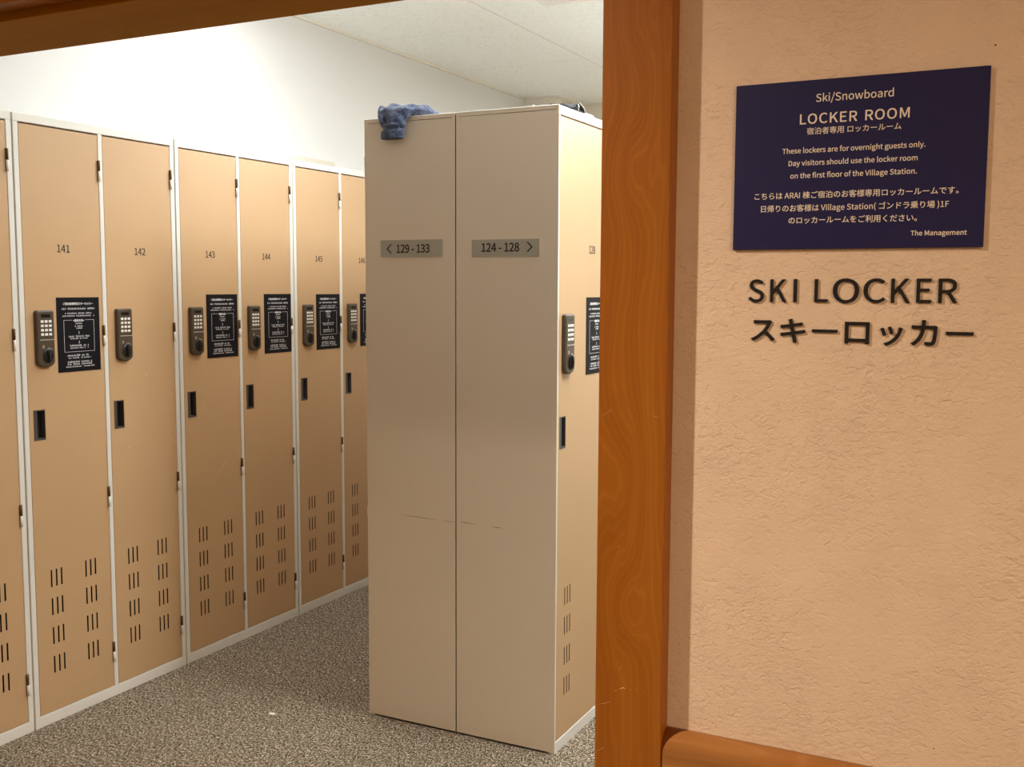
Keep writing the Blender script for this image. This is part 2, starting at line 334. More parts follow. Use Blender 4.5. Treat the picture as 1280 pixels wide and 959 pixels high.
# ------------------------------------------------------------------ lettering: outlines of the letter shapes (advance, bezier loops)
GLYPHS = {
'(': [473,[[335,-275,206,-66,361,-263,413,-239,387,-251,293,-41,235,436,235,197,235,672,413,1109,293,909,387,1121,335,1146,361,1134,206,936,129,436,129,710,129,160]]],
')': [473,[[139,-275,112,-263,268,-66,345,436,345,160,345,710,139,1146,268,936,112,1134,59,1109,85,1121,179,909,239,436,239,672,239,197,59,-239,179,-41,85,-251]]],
'-': [486,[[64,343,64,376,184,343,423,343,303,343,423,376,423,441,423,408,303,441,64,441,184,441,64,408]]],
'.': [389,[[195,-18,143,-18,245,-18,287,78,287,21,287,137,195,176,245,176,143,176,102,78,102,137,102,21]]],
'/': [549,[[15,-251,155,204,47,-251,109,-251,78,-251,249,204,528,1112,388,658,497,1112,436,1112,466,1112,296,658]]],
'0': [777,[[389,-18,193,-18,584,-18,709,517,709,158,709,873,389,1045,584,1045,193,1045,70,517,70,873,70,158],[389,85,506,85,273,85,193,517,193,216,193,817,389,944,273,944,506,944,585,517,585,817,585,216]]],
'1': [777,[[123,0,123,35,311,0,686,0,499,0,686,35,686,106,686,71,618,106,480,106,549,106,480,413,480,1027,480,720,448,1027,382,1027,415,1027,326,994,169,954,261,971,169,927,169,873,169,900,231,873,353,873,292,873,353,617,353,106,353,362,276,106,123,106,200,106,123,71]]],
'2': [777,[[62,0,62,25,277,0,707,0,492,0,707,37,707,111,707,74,613,111,423,111,518,111,371,111,255,101,308,105,496,329,658,744,658,538,658,926,359,1045,542,1045,228,1045,56,895,139,986,81,871,130,822,106,846,188,891,343,941,259,941,471,941,532,738,532,856,532,562,62,76,384,357,62,50]]],
'3': [777,[[368,-18,209,-18,552,-18,699,275,699,91,699,416,482,535,602,506,482,537,482,542,482,540,591,580,664,789,664,664,664,951,364,1045,538,1045,246,1045,78,923,155,993,101,896,147,842,124,869,206,901,360,941,277,941,468,941,534,779,534,877,534,668,249,583,462,583,249,550,249,485,249,517,487,485,569,279,569,403,569,161,360,88,483,88,244,88,106,206,167,144,85,178,41,123,63,151,108,49]]],
'4': [777,[[476,0,476,94,516,0,597,0,556,0,597,94,597,283,597,189,642,283,734,283,688,283,734,317,734,385,734,351,688,385,597,385,642,385,597,599,597,1027,597,813,549,1027,455,1027,502,1027,313,807,28,367,170,587,28,339,28,283,28,311,177,283,476,283,327,283,476,189],[476,385,476,490,371,385,161,385,266,385,239,502,395,735,317,619,424,786,478,887,452,838,479,887,483,887,481,887,480,835,476,700,476,751,476,595]]],
'5': [777,[[367,-18,206,-18,539,-18,703,333,703,109,703,560,394,661,563,661,332,661,239,620,286,646,248,719,266,917,257,818,395,917,653,917,524,917,653,954,653,1027,653,990,486,1027,154,1027,320,1027,143,867,120,548,132,707,143,533,189,504,166,519,248,543,360,564,291,564,489,564,573,331,573,478,573,181,354,88,476,88,235,88,102,202,160,143,81,174,38,118,59,146,108,49]]],
'6': [777,[[422,-18,225,-18,581,-18,717,315,717,116,717,531,431,637,605,637,352,637,199,514,262,591,204,832,464,940,321,940,525,940,626,861,587,909,650,887,699,940,675,914,641,1001,458,1045,564,1045,259,1045,78,490,78,892,78,151],[202,412,216,199,269,507,410,542,347,542,535,542,595,315,595,454,595,175,422,83,520,83,293,83]]],
'7': [777,[[277,0,296,389,322,0,410,0,366,0,427,402,711,950,471,641,711,975,711,1027,711,1001,497,1027,69,1027,283,1027,69,990,69,917,69,954,235,917,567,917,401,917,366,637]]],
'8': [777,[[392,-18,202,-18,584,-18,713,246,713,98,713,388,541,517,630,465,541,519,541,524,541,521,601,571,676,772,676,664,676,930,395,1042,570,1042,235,1042,113,782,113,937,113,674,252,545,178,597,252,543,252,539,252,541,158,489,64,255,64,392,64,97],[462,557,531,619,340,605,230,782,230,660,230,881,394,947,298,947,503,947,567,765,567,867,567,689],[394,77,513,77,270,77,178,266,178,157,178,364,319,499,237,445,465,440,591,251,591,389,591,148]]],
'9': [777,[[329,-18,217,-18,521,-18,702,557,702,141,702,884,356,1045,553,1045,196,1045,62,711,62,912,62,500,345,389,174,389,430,389,581,514,518,438,571,196,325,88,457,88,258,88,151,167,196,118,128,140,81,87,105,113,139,27],[580,622,566,833,511,524,366,485,434,485,244,485,182,711,182,574,182,853,357,945,258,945,487,945]]],
'<': [777,[[725,204,501,293,725,242,725,317,725,279,615,357,394,438,504,398,324,465,183,517,254,491,183,519,183,522,183,521,254,549,394,601,324,575,504,642,725,724,615,683,725,761,725,835,725,798,501,746,53,570,277,658,53,536,53,469,53,503,277,381]]],
'>': [777,[[53,204,53,242,277,293,725,469,501,381,725,503,725,570,725,536,501,658,53,835,277,746,53,798,53,724,53,761,163,683,384,601,274,642,454,575,594,522,524,549,594,521,594,517,594,519,524,491,384,438,454,465,274,398,53,317,163,357,53,279]]],
'A': [852,[[6,0,121,342,49,0,136,0,92,0,169,105,235,314,202,209,360,314,611,314,486,314,643,209,709,0,676,105,754,0,846,0,800,0,730,342,497,1027,613,684,449,1027,353,1027,401,1027,237,684],[268,416,371,416,284,469,318,574,301,521,354,690,420,922,388,801,422,922,426,922,424,922,459,803,529,574,492,690,546,521,578,416,562,469,475,416]]],
'C': [894,[[528,-18,272,-18,661,-18,843,129,762,35,819,156,772,211,796,184,706,139,534,95,632,95,338,95,214,517,214,258,214,773,538,931,345,931,626,931,748,835,693,892,771,863,818,919,795,891,759,985,536,1045,661,1045,276,1045,81,513,81,845,81,179]]],
'D': [964,[[141,0,141,342,229,0,403,0,316,0,713,0,881,517,881,192,881,845,398,1027,713,1027,312,1027,141,1027,227,1027,141,684],[270,106,309,106,270,378,270,922,270,650,309,922,387,922,348,922,629,922,748,517,748,777,748,258,387,106,629,106,348,106]]],
'E': [825,[[141,0,141,342,344,0,748,0,546,0,748,37,748,111,748,74,589,111,270,111,430,111,270,235,270,485,270,360,400,485,660,485,530,485,660,521,660,595,660,558,530,595,270,595,400,595,270,703,270,917,270,810,424,917,732,917,578,917,732,954,732,1027,732,990,535,1027,141,1027,338,1027,141,684]]],
'F': [773,[[141,0,141,342,184,0,270,0,227,0,270,154,270,461,270,307,401,461,662,461,532,461,662,497,662,570,662,534,532,570,270,570,401,570,270,686,270,917,270,802,424,917,732,917,578,917,732,954,732,1027,732,990,535,1027,141,1027,338,1027,141,684]]],
'I': [410,[[141,0,141,342,184,0,270,0,227,0,270,342,270,1027,270,684,227,1027,141,1027,184,1027,141,684]]],
'K': [905,[[141,0,141,342,184,0,270,0,227,0,270,108,270,325,270,217,329,395,447,535,388,465,549,357,755,0,652,178,803,0,899,0,851,0,775,212,528,637,652,425,635,767,850,1027,743,897,801,1027,703,1027,752,1027,560,855,273,511,416,683,272,511,270,511,271,511,270,683,270,1027,270,855,227,1027,141,1027,184,1027,141,684]]],
'L': [761,[[141,0,141,342,334,0,720,0,527,0,720,37,720,111,720,74,570,111,270,111,420,111,270,416,270,1027,270,721,227,1027,141,1027,184,1027,141,684]]],
'M': [1137,[[141,0,141,342,180,0,258,0,219,0,258,190,258,569,258,379,258,657,241,871,249,782,243,871,246,871,245,871,274,793,329,637,302,715,394,459,524,104,459,282,553,104,611,104,582,104,675,282,804,637,739,459,831,715,887,871,859,793,888,871,892,871,890,871,885,782,875,569,875,657,875,379,875,0,875,190,915,0,996,0,956,0,996,342,996,1027,996,684,944,1027,840,1027,892,1027,775,844,644,478,710,661,620,408,573,263,599,335,571,263,567,263,569,263,542,335,493,478,520,408,428,661,297,1027,362,844,245,1027,141,1027,193,1027,141,684]]],
'O': [1039,[[520,-18,262,-18,777,-18,958,517,958,188,958,846,520,1045,777,1045,262,1045,81,517,81,846,81,188],[520,95,704,95,335,95,214,517,214,261,214,773,520,931,335,931,704,931,825,517,825,773,825,261]]],
'R': [889,[[270,539,328,539,270,667,270,922,270,794,328,922,443,922,385,922,604,922,692,739,692,874,692,605,443,539,604,539,385,539],[704,0,621,145,753,0,850,0,802,0,763,150,590,450,676,300,728,483,821,739,821,578,821,952,462,1027,671,1027,355,1027,141,1027,248,1027,141,684,141,0,141,342,184,0,270,0,227,0,270,145,270,436,270,290,332,436,455,436,394,436,538,290]]],
'S': [835,[[426,-18,280,-18,640,-18,775,273,775,111,775,426,563,548,682,496,514,569,417,611,466,590,338,644,246,783,246,682,246,874,438,931,322,931,534,931,672,836,609,895,695,864,739,919,717,891,668,993,438,1045,560,1045,252,1045,115,773,115,931,115,623,324,510,228,550,373,488,471,445,422,467,569,402,643,262,643,368,643,162,427,95,563,95,321,95,144,223,217,146,119,193,67,133,93,163,155,41]]],
'T': [839,[[354,0,354,306,398,0,485,0,441,0,485,306,485,917,485,612,588,917,796,917,692,917,796,954,796,1027,796,990,545,1027,43,1027,294,1027,43,990,43,917,43,954,147,917,354,917,251,917,354,612]]],
'V': [805,[[329,0,220,342,379,0,479,0,429,0,588,342,805,1027,697,684,761,1027,674,1027,718,1027,619,841,508,471,563,656,473,350,409,132,448,252,407,132,403,132,405,132,366,252,304,471,339,350,248,656,137,1027,193,841,92,1027,1,1027,47,1027,111,684]]],
'a': [789,[[304,-18,176,-18,398,-18,556,91,483,31,557,91,560,91,559,91,564,61,571,0,568,30,606,0,676,0,641,0,676,156,676,468,676,312,676,657,413,780,599,780,290,780,115,681,183,725,131,651,164,592,148,622,224,633,392,674,304,674,517,674,549,482,549,580,225,445,83,197,83,363,83,60],[340,85,413,85,265,85,206,206,206,119,206,304,549,396,293,367,549,326,549,185,549,255,475,119]]],
'b': [866,[[464,-18,394,-18,637,-18,794,392,794,132,794,627,492,780,688,780,406,780,252,674,322,732,254,719,258,810,256,764,258,911,258,1115,258,1013,215,1115,129,1115,172,1115,129,743,129,0,129,372,163,0,231,0,197,0,235,26,242,78,239,52,244,78,248,78,246,78,314,18],[443,90,569,90,392,90,258,168,324,109,258,302,258,569,258,435,329,636,459,672,396,672,605,672,661,391,661,560,661,203]]],
'c': [714,[[429,-18,227,-18,520,-18,675,77,606,18,656,106,619,164,638,135,571,122,440,88,510,88,300,88,204,380,204,204,204,555,444,672,305,672,503,672,595,606,552,646,617,634,660,690,638,662,606,738,438,780,538,780,242,780,73,380,73,633,73,127]]],
'd': [868,[[388,-18,197,-18,479,-18,619,90,560,31,620,90,623,90,622,90,627,60,634,0,631,30,669,0,739,0,704,0,739,372,739,1115,739,743,697,1115,611,1115,654,1115,611,1017,611,822,611,920,613,779,618,692,615,735,550,746,403,780,493,780,230,780,74,380,74,626,74,126],[416,90,486,90,283,90,206,381,206,197,206,555,426,672,304,672,489,672,611,592,548,650,611,459,611,193,611,326,548,123]]],
'e': [776,[[437,-18,234,-18,539,-18,686,59,620,15,671,87,641,144,656,116,584,106,451,84,525,84,307,84,199,350,207,188,370,350,711,350,541,350,714,370,717,423,717,395,717,640,413,780,608,780,239,780,73,380,73,627,73,129],[197,441,333,441,213,592,416,678,308,678,535,678,605,441,605,595,469,441]]],
'f': [455,[[46,657,46,689,81,657,150,657,115,657,150,438,150,0,150,219,192,0,277,0,235,0,277,219,277,657,277,438,331,657,438,657,385,657,438,691,438,761,438,726,385,761,277,761,331,761,277,801,277,881,277,841,277,979,385,1031,312,1031,412,1031,471,1010,443,1024,480,1043,499,1109,489,1076,464,1123,371,1133,419,1133,220,1133,150,882,150,1036,150,842,150,761,150,801,115,758,46,754,81,756,46,721]]],
'g': [790,[[385,-350,200,-350,620,-350,770,-87,770,-228,770,39,506,94,681,94,456,94,356,94,406,94,254,94,223,176,223,129,223,218,272,268,244,244,305,251,384,241,347,241,541,241,662,506,662,343,662,571,601,662,637,627,653,662,756,662,704,662,756,695,756,761,756,728,668,761,492,761,580,761,465,772,384,780,427,780,231,780,99,508,99,675,99,417,199,304,148,343,199,302,199,298,199,300,158,270,115,157,115,220,115,97,183,32,144,56,183,30,183,25,183,28,112,-18,71,-147,71,-81,71,-277],[384,328,472,328,297,328,223,508,223,398,223,620,384,686,296,686,475,686,546,508,546,620,546,398],[403,-262,550,-262,265,-262,183,-129,183,-210,183,-85,261,0,206,-39,294,-8,359,-11,331,-11,402,-11,490,-11,446,-11,591,-11,644,-108,644,-36,644,-186]]],
'h': [850,[[129,0,129,372,172,0,258,0,215,0,258,184,258,552,258,368,333,629,465,668,387,668,566,668,609,465,609,608,609,310,609,0,609,155,652,0,737,0,694,0,737,161,737,482,737,321,737,675,504,780,664,780,401,780,252,653,322,723,254,705,258,810,256,757,258,911,258,1115,258,1013,215,1115,129,1115,172,1115,129,743]]],
'i': [385,[[129,0,129,254,172,0,258,0,215,0,258,254,258,761,258,507,215,761,129,761,172,761,129,507],[193,917,143,917,244,917,279,1003,279,951,279,1052,193,1085,244,1085,143,1085,109,1003,109,1052,109,951]]],
'k': [773,[[129,0,129,372,171,0,255,0,213,0,255,67,255,200,255,134,303,256,398,367,350,311,472,245,620,0,546,122,667,0,759,0,713,0,663,151,472,454,568,303,556,556,725,761,641,658,678,761,583,761,630,761,475,627,261,360,368,493,259,360,255,360,257,360,255,612,255,1115,255,863,213,1115,129,1115,171,1115,129,743]]],
'l': [398,[[263,-18,168,-18,298,-18,338,-7,319,-13,331,26,319,91,325,58,305,88,293,88,300,88,273,88,258,143,258,104,258,467,258,1115,258,791,215,1115,129,1115,172,1115,129,794,129,151,129,472,129,43]]],
'm': [1297,[[129,0,129,254,172,0,258,0,215,0,258,184,258,552,258,368,326,630,448,668,391,668,545,668,590,465,590,608,590,310,590,0,590,155,632,0,717,0,675,0,717,184,717,552,717,368,789,630,909,668,850,668,1006,668,1050,465,1050,608,1050,310,1050,0,1050,155,1093,0,1178,0,1135,0,1178,161,1178,482,1178,321,1178,675,948,780,1104,780,854,780,696,634,776,720,665,724,486,780,604,780,395,780,249,650,317,723,248,650,246,650,247,650,242,687,234,761,238,724,199,761,129,761,164,761,129,507]]],
'n': [854,[[129,0,129,254,172,0,258,0,215,0,258,184,258,552,258,368,333,629,465,668,387,668,566,668,609,465,609,608,609,310,609,0,609,155,652,0,737,0,694,0,737,161,737,482,737,321,737,675,504,780,664,780,401,780,249,650,321,723,248,650,246,650,247,650,242,687,234,761,238,724,199,761,129,761,164,761,129,507]]],
'o': [849,[[424,-18,238,-18,611,-18,776,380,776,127,776,633,424,780,611,780,238,780,73,380,73,633,73,127],[424,88,556,88,293,88,204,380,204,204,204,555,424,672,293,672,556,672,646,380,646,555,646,204]]],
'r': [543,[[129,0,129,254,172,0,258,0,215,0,258,163,258,489,258,326,308,618,448,665,385,665,480,665,522,653,497,661,530,690,546,763,538,726,522,776,465,780,499,780,381,780,249,622,303,718,248,622,246,622,247,622,242,668,234,761,238,714,199,761,129,761,164,761,129,507]]],
's': [655,[[328,-18,220,-18,507,-18,604,207,604,84,604,352,373,438,483,397,287,471,209,570,209,499,209,630,350,681,254,681,417,681,522,613,471,651,543,640,584,693,563,667,527,741,349,780,443,780,182,780,87,564,87,685,87,434,308,345,202,384,392,314,482,200,482,277,482,134,332,81,433,81,241,81,106,172,174,118,86,144,45,87,65,115,116,27]]],
't': [528,[[367,-18,206,-18,415,-18,508,10,465,-4,500,42,483,106,492,74,458,95,396,85,424,85,308,85,279,231,279,139,279,373,279,657,279,515,348,657,486,657,417,657,486,691,486,761,486,726,417,761,279,761,348,761,279,832,279,975,279,903,243,975,172,975,208,975,168,903,158,761,163,832,118,758,38,754,78,756,38,721,38,657,38,689,76,657,151,657,113,657,151,516,151,235,151,376,151,83]]],
'u': [850,[[352,-18,190,-18,455,-18,602,119,531,36,604,119,606,119,605,119,610,79,616,0,613,40,652,0,723,0,687,0,723,254,723,761,723,507,680,761,595,761,638,761,595,581,595,221,595,401,522,132,389,92,468,92,289,92,246,294,246,153,246,450,246,761,246,605,204,761,118,761,161,761,118,600,118,279,118,439,118,84]]],
'v': [730,[[293,0,201,254,343,0,443,0,393,0,532,254,711,761,622,507,669,761,585,761,627,761,537,616,441,328,489,472,419,254,371,104,394,176,369,104,364,104,366,104,342,176,294,328,318,254,246,472,151,761,199,616,107,761,18,761,63,761,110,507]]],
'w': [1123,[[249,0,179,254,299,0,398,0,348,0,434,136,506,408,470,272,525,480,557,629,541,552,560,629,564,629,562,629,583,552,616,410,597,482,653,274,725,0,689,137,777,0,881,0,829,0,950,254,1087,761,1018,507,1046,761,964,761,1005,761,927,614,853,321,890,467,836,248,807,109,822,179,804,109,800,109,802,109,782,179,746,321,765,248,707,467,627,761,667,614,586,761,503,761,544,761,463,614,384,321,423,467,366,248,333,109,349,179,331,109,326,109,329,109,311,179,282,321,297,248,244,467,168,761,206,614,125,761,38,761,81,761,108,507]]],
'y': [730,[[141,-328,106,-328,293,-328,426,-64,373,-213,521,211,711,761,616,486,670,761,587,761,628,761,541,620,450,339,495,479,430,270,388,123,408,193,386,123,381,123,383,123,354,195,305,339,329,272,254,479,151,761,203,620,107,761,18,761,63,761,120,507,324,-1,222,253,318,-21,307,-59,312,-40,275,-153,136,-223,221,-223,115,-223,77,-210,92,-216,69,-244,52,-312,60,-278,76,-322]]],
'。': [1401,[[272,342,391,342,155,342,59,129,59,246,59,10,272,-85,155,-85,391,-85,486,129,486,10,486,246],[272,-14,352,-14,195,-14,130,129,130,49,130,206,272,270,195,270,352,270,415,129,415,206,415,49]]],
'い': [1401,[[312,978,307,944,267,979,176,980,222,979,185,947,186,856,186,888,186,775,202,482,189,604,239,119,500,-13,367,-13,594,-13,763,307,679,69,734,340,675,406,704,373,639,266,501,120,573,120,402,120,311,510,331,276,301,626,301,842,301,753,301,878],[1042,938,1167,776,1006,926,933,901,969,913,1067,737,1176,196,1151,450,1214,211,1289,242,1251,227,1268,479]]],
'お': [1401,[[1010,964,1109,910,993,936,959,880,976,908,1049,832,1273,669,1204,735,1292,699,1331,759,1311,729,1262,815],[455,391,342,338,457,308,459,143,458,225,459,97,409,74,441,74,354,74,256,193,256,129,256,256],[169,867,246,857,170,831,172,761,171,796,220,755,352,754,272,754,381,754,455,758,416,755,455,697,454,574,454,635,454,548,454,494,454,521,293,426,147,188,147,304,147,63,438,-45,329,-45,514,-45,562,127,562,-3,560,229,556,431,558,330,657,466,861,486,756,486,994,486,1102,303,1102,422,1102,174,867,84,990,111,815,73,703,74,755,73,716,36,742,-39,729,-1,791,-36,916,-20,853,-35,1108,27,1214,304,1214,134,1214,472,863,583,1067,583,770,583,555,531,661,564,555,547,555,580,555,563,556,643,557,769,556,706,660,780,852,818,769,798,851,854,849,927,850,891,769,903,560,871,662,884,562,922,566,1022,564,972,567,1055,576,1119,571,1094,534,1119,451,1119,493,1119,455,1095,458,1020,458,1048,458,966,457,860,457,913,417,857,349,856,381,856,297,856]]],
'く': [1401,[[986,1034,957,1010,951,1064,882,1126,917,1095,866,1099,803,1032,830,1060,707,936,389,679,494,768,263,573,380,402,246,512,510,294,821,11,723,112,856,-22,917,-91,888,-57,951,-60,1017,1,984,-29,868,150,493,454,619,348,403,529,489,623,404,552,592,710,889,954,794,870,913,973]]],
'こ': [1401,[[329,983,430,971,329,945,329,868,329,907,440,860,699,853,559,853,829,853,1077,870,982,863,1077,908,1077,985,1077,946,976,975,699,965,833,965,559,965],[385,419,367,363,347,423,272,430,310,426,259,373,242,235,242,307,242,59,692,-35,408,-35,891,-35,1169,14,1069,-14,1169,54,1168,134,1169,94,1063,99,689,78,882,78,465,78,356,259,356,153,356,311]]],
'ご': [1401,[[304,968,405,957,304,930,304,854,304,892,415,845,675,839,534,839,804,839,1052,856,957,849,1052,894,1052,971,1052,932,951,959,674,951,808,951,534,951],[360,403,342,349,322,407,246,415,284,411,232,359,217,220,217,293,217,43,667,-50,382,-50,867,-50,1144,-1,1045,-28,1144,39,1143,119,1143,79,1038,85,664,64,857,64,440,64,332,245,332,137,332,297],[1091,1125,1126,1074,1066,1114,1015,1092,1041,1103,1055,1039,1130,896,1102,954,1155,908,1206,931,1181,920,1176,987],[1245,1181,1283,1129,1220,1170,1171,1148,1196,1159,1211,1095,1287,955,1258,1015,1313,966,1364,989,1338,978,1336,1041]]],
'さ': [1401,[[437,437,395,370,401,445,328,462,364,454,289,380,261,230,261,307,261,39,695,-59,429,-59,850,-59,1056,-28,969,-43,1058,9,1062,84,1060,47,964,62,700,49,843,48,493,50,371,242,371,109,371,310],[221,884,427,859,222,846,224,772,223,809,444,754,812,769,646,754,860,653,982,450,927,529,931,455,749,471,828,464,746,439,741,377,744,408,842,370,1078,339,1011,354,1098,365,1136,417,1117,391,1115,441,1074,492,1093,465,1022,564,917,780,961,672,1011,793,1207,838,1122,812,1203,874,1195,947,1199,910,1099,915,882,878,983,892,854,959,818,1118,829,1052,778,1113,699,1102,739,1107,711,1066,734,993,724,1022,748,951,776,867,762,909,622,856]]],
'す': [1401,[[796,521,773,584,808,389,672,324,754,324,594,324,529,462,529,375,529,553,671,611,598,611,727,611],[134,915,290,917,135,879,137,807,136,843,312,819,763,831,550,829,764,783,765,689,764,736,737,699,671,704,706,704,538,704,424,461,424,599,424,308,654,227,536,227,702,227,776,265,742,239,720,137,405,17,591,59,436,-14,499,-76,467,-45,825,22,917,422,917,232,917,492,873,601,902,553,872,678,870,832,871,755,876,832,889,832,883,832,1094,832,1300,825,1221,829,1300,859,1301,929,1301,894,1234,929,891,930,1062,930,884,930,870,930,877,930,870,960,871,1021,871,991,873,1039,878,1109,875,1094,836,1109,751,1109,793,1109,752,1098,759,1021,758,1057,760,990,762,929,761,959,553,926]]],
'だ': [1401,[[710,655,784,662,710,620,710,550,710,585,797,560,971,566,882,566,1052,566,1206,549,1134,559,1207,585,1209,655,1208,620,1133,664,966,668,1049,668,877,668],[739,315,727,269,704,318,634,325,669,322,622,266,613,160,613,213,613,21,955,-48,734,-48,1057,-48,1225,-27,1150,-38,1227,11,1230,87,1228,49,1144,69,957,59,1048,59,756,59,720,189,720,123,720,225],[1057,1039,1094,989,1033,1028,983,1007,1008,1018,1021,954,1097,812,1069,870,1122,824,1172,846,1147,835,1144,903],[1211,1097,1249,1043,1187,1086,1139,1064,1163,1075,1178,1011,1255,870,1224,931,1280,881,1331,903,1305,892,1304,957],[268,849,314,849,217,849,99,859,167,850,101,822,104,749,102,786,154,746,266,744,204,744,305,744,395,748,349,745,384,697,359,598,371,644,307,401,123,-28,207,116,164,-42,246,-70,205,-56,319,83,465,571,411,373,482,633,510,759,496,697,608,770,801,807,710,786,801,843,801,916,801,880,716,895,532,867,623,878,539,901,553,971,546,936,559,999,578,1081,570,1052,534,1085,444,1092,489,1089,447,1064,440,978,446,1017,436,950,419,856,429,905,364,852]]],
'ち': [1401,[[157,919,231,906,157,882,158,810,158,846,239,801,424,796,329,796,425,796,426,796,425,796,391,637,263,297,335,437,298,284,368,259,333,272,381,284,412,324,394,302,504,436,825,493,658,493,989,493,1076,307,1076,412,1076,77,437,66,761,21,446,29,465,-45,456,-8,891,-91,1190,310,1190,18,1190,473,838,587,1060,587,690,587,443,468,564,553,473,548,531,798,506,681,713,805,1099,857,936,829,1099,893,1098,965,1099,929,926,927,552,898,720,905,557,925,567,979,562,952,574,1015,592,1097,583,1059,551,1099,468,1104,509,1101,469,1064,462,987,468,1032,457,957,447,895,452,926,439,895,423,895,431,895,339,895]]],
'で': [1401,[[111,922,164,923,115,881,123,800,119,840,275,832,782,882,632,866,653,805,520,409,520,627,520,97,1074,-52,815,-42,1088,-13,1115,64,1101,26,887,73,632,433,632,160,632,599,952,877,754,812,1024,898,1227,899,1147,899,1227,937,1227,1011,1227,974,1133,1007,849,986,1001,998,591,965,235,929,326,938,209,926],[1025,727,1057,681,1001,717,954,696,978,706,996,639,1069,499,1036,566,1092,510,1140,532,1116,521,1111,594],[1178,786,1211,739,1155,775,1109,754,1132,764,1153,695,1227,557,1193,626,1251,569,1300,592,1275,581,1268,654]]],
'の': [1401,[[667,899,398,866,651,770,588,521,623,637,517,284,377,190,443,190,314,190,232,445,232,269,232,636],[783,902,765,770,1021,881,1157,494,1157,706,1157,252,801,78,981,117,769,71,681,60,725,64,703,26,746,-43,725,-9,1078,0,1272,490,1272,196,1272,775,735,1006,1063,1006,394,1006,123,436,123,739,123,204,373,62,248,62,503,62,699,497,612,209,738,627]]],
'は': [1401,[[357,1070,349,1046,316,1073,234,1080,275,1077,234,1050,225,980,231,1012,207,864,161,391,161,597,161,202,214,-52,186,48,247,-49,312,-45,280,-47,311,-29,310,4,311,-10,308,21,315,67,311,48,329,136,415,377,381,279,395,392,357,422,376,407,333,364,277,216,300,279,268,284,263,410,263,343,263,567,333,975,305,845,338,1000],[947,259,902,273,947,243,948,210,948,226,948,118,796,57,913,57,695,57,625,168,625,97,625,237,804,282,699,282,854,282],[1049,1078,1045,1050,1007,1078,923,1078,965,1078,926,1055,929,993,929,1017,929,935,929,819,929,877,885,818,797,817,841,817,713,817,559,828,639,821,559,793,559,723,559,758,641,717,794,713,714,713,839,714,929,716,884,715,930,601,943,356,938,464,902,364,812,368,859,368,629,368,524,157,524,275,524,31,815,-43,627,-43,1004,-43,1057,182,1057,67,1057,192,1057,211,1057,202,1129,171,1269,49,1199,115,1289,80,1331,143,1310,112,1258,209,1053,324,1167,279,1048,441,1036,723,1038,581,1120,728,1279,749,1202,737,1279,785,1279,857,1279,821,1204,843,1036,825,1122,832,1038,891,1041,994,1039,957,1042,1022]]],
'ら': [1401,[[469,1098,590,1060,460,1063,441,992,451,1027,548,962,985,882,852,901,993,918,1011,990,1002,954,888,1001],[438,843,419,748,399,848,321,859,360,853,312,711,249,290,277,417,284,282,353,265,318,273,361,287,395,335,375,310,493,452,829,522,644,522,972,522,1076,331,1076,443,1076,139,417,66,860,11,429,28,451,-49,440,-11,972,-92,1193,328,1193,77,1193,492,836,620,1050,620,668,620,380,450,514,567,395,539]]],
'り': [1401,[[475,1105,445,1003,434,1106,352,1109,393,1108,349,1071,340,989,347,1031,324,875,297,536,297,669,297,445,312,314,305,367,348,317,420,322,384,319,412,392,417,494,412,440,434,678,772,933,597,933,919,933,994,552,994,773,994,200,452,31,756,76,474,-3,518,-70,496,-36,866,-7,1109,553,1109,164,1109,847,790,1034,976,1034,612,1034,409,716,466,859,417,814]]],
'を': [1401,[[1235,618,1199,608,1220,653,1189,723,1204,688,1150,702,1074,668,1116,687,1001,634,819,555,916,601,798,636,633,681,724,681,573,681,438,629,492,662,486,692,564,846,532,772,717,852,1029,885,891,863,1030,920,1031,989,1030,954,899,965,604,945,746,952,625,1011,644,1108,636,1066,606,1111,529,1118,568,1114,527,1066,494,943,514,1003,464,942,402,941,433,942,338,941,165,957,239,947,165,922,165,852,165,887,242,846,395,843,335,843,415,843,457,843,436,843,403,730,133,415,310,585,165,391,228,345,197,368,276,401,356,490,315,452,419,549,597,592,508,592,660,592,724,506,710,566,560,420,394,151,394,317,394,-20,755,-63,555,-63,877,-63,1139,-38,1032,-52,1140,0,1141,74,1141,37,1018,53,759,41,868,41,615,41,506,167,506,57,506,259,727,402,597,333,727,329,723,183,725,238,759,183,831,183,795,183,829,273,826,452,828,363,933,503,1111,573,1033,541,1148,588]]],
'カ': [1401,[[1197,811,1193,787,1171,824,1119,850,1145,837,1095,846,1029,843,1067,843,918,843,696,843,807,843,699,889,703,987,701,937,704,1021,711,1102,707,1070,668,1102,580,1102,624,1102,585,1069,590,986,590,1017,590,936,584,843,587,888,502,843,338,843,420,843,284,843,178,852,227,846,178,812,178,732,178,772,227,738,339,738,284,738,417,738,574,738,496,738,536,450,297,148,436,275,255,108,153,45,197,69,187,17,255,-38,221,-10,489,123,685,738,634,336,816,738,1077,738,946,738,1077,588,1006,137,1059,244,990,102,924,91,965,91,866,91,716,106,791,97,720,68,730,-10,725,29,803,-14,955,-20,884,-20,1032,-20,1105,66,1077,7,1168,200,1190,742,1185,608,1190,761]]],
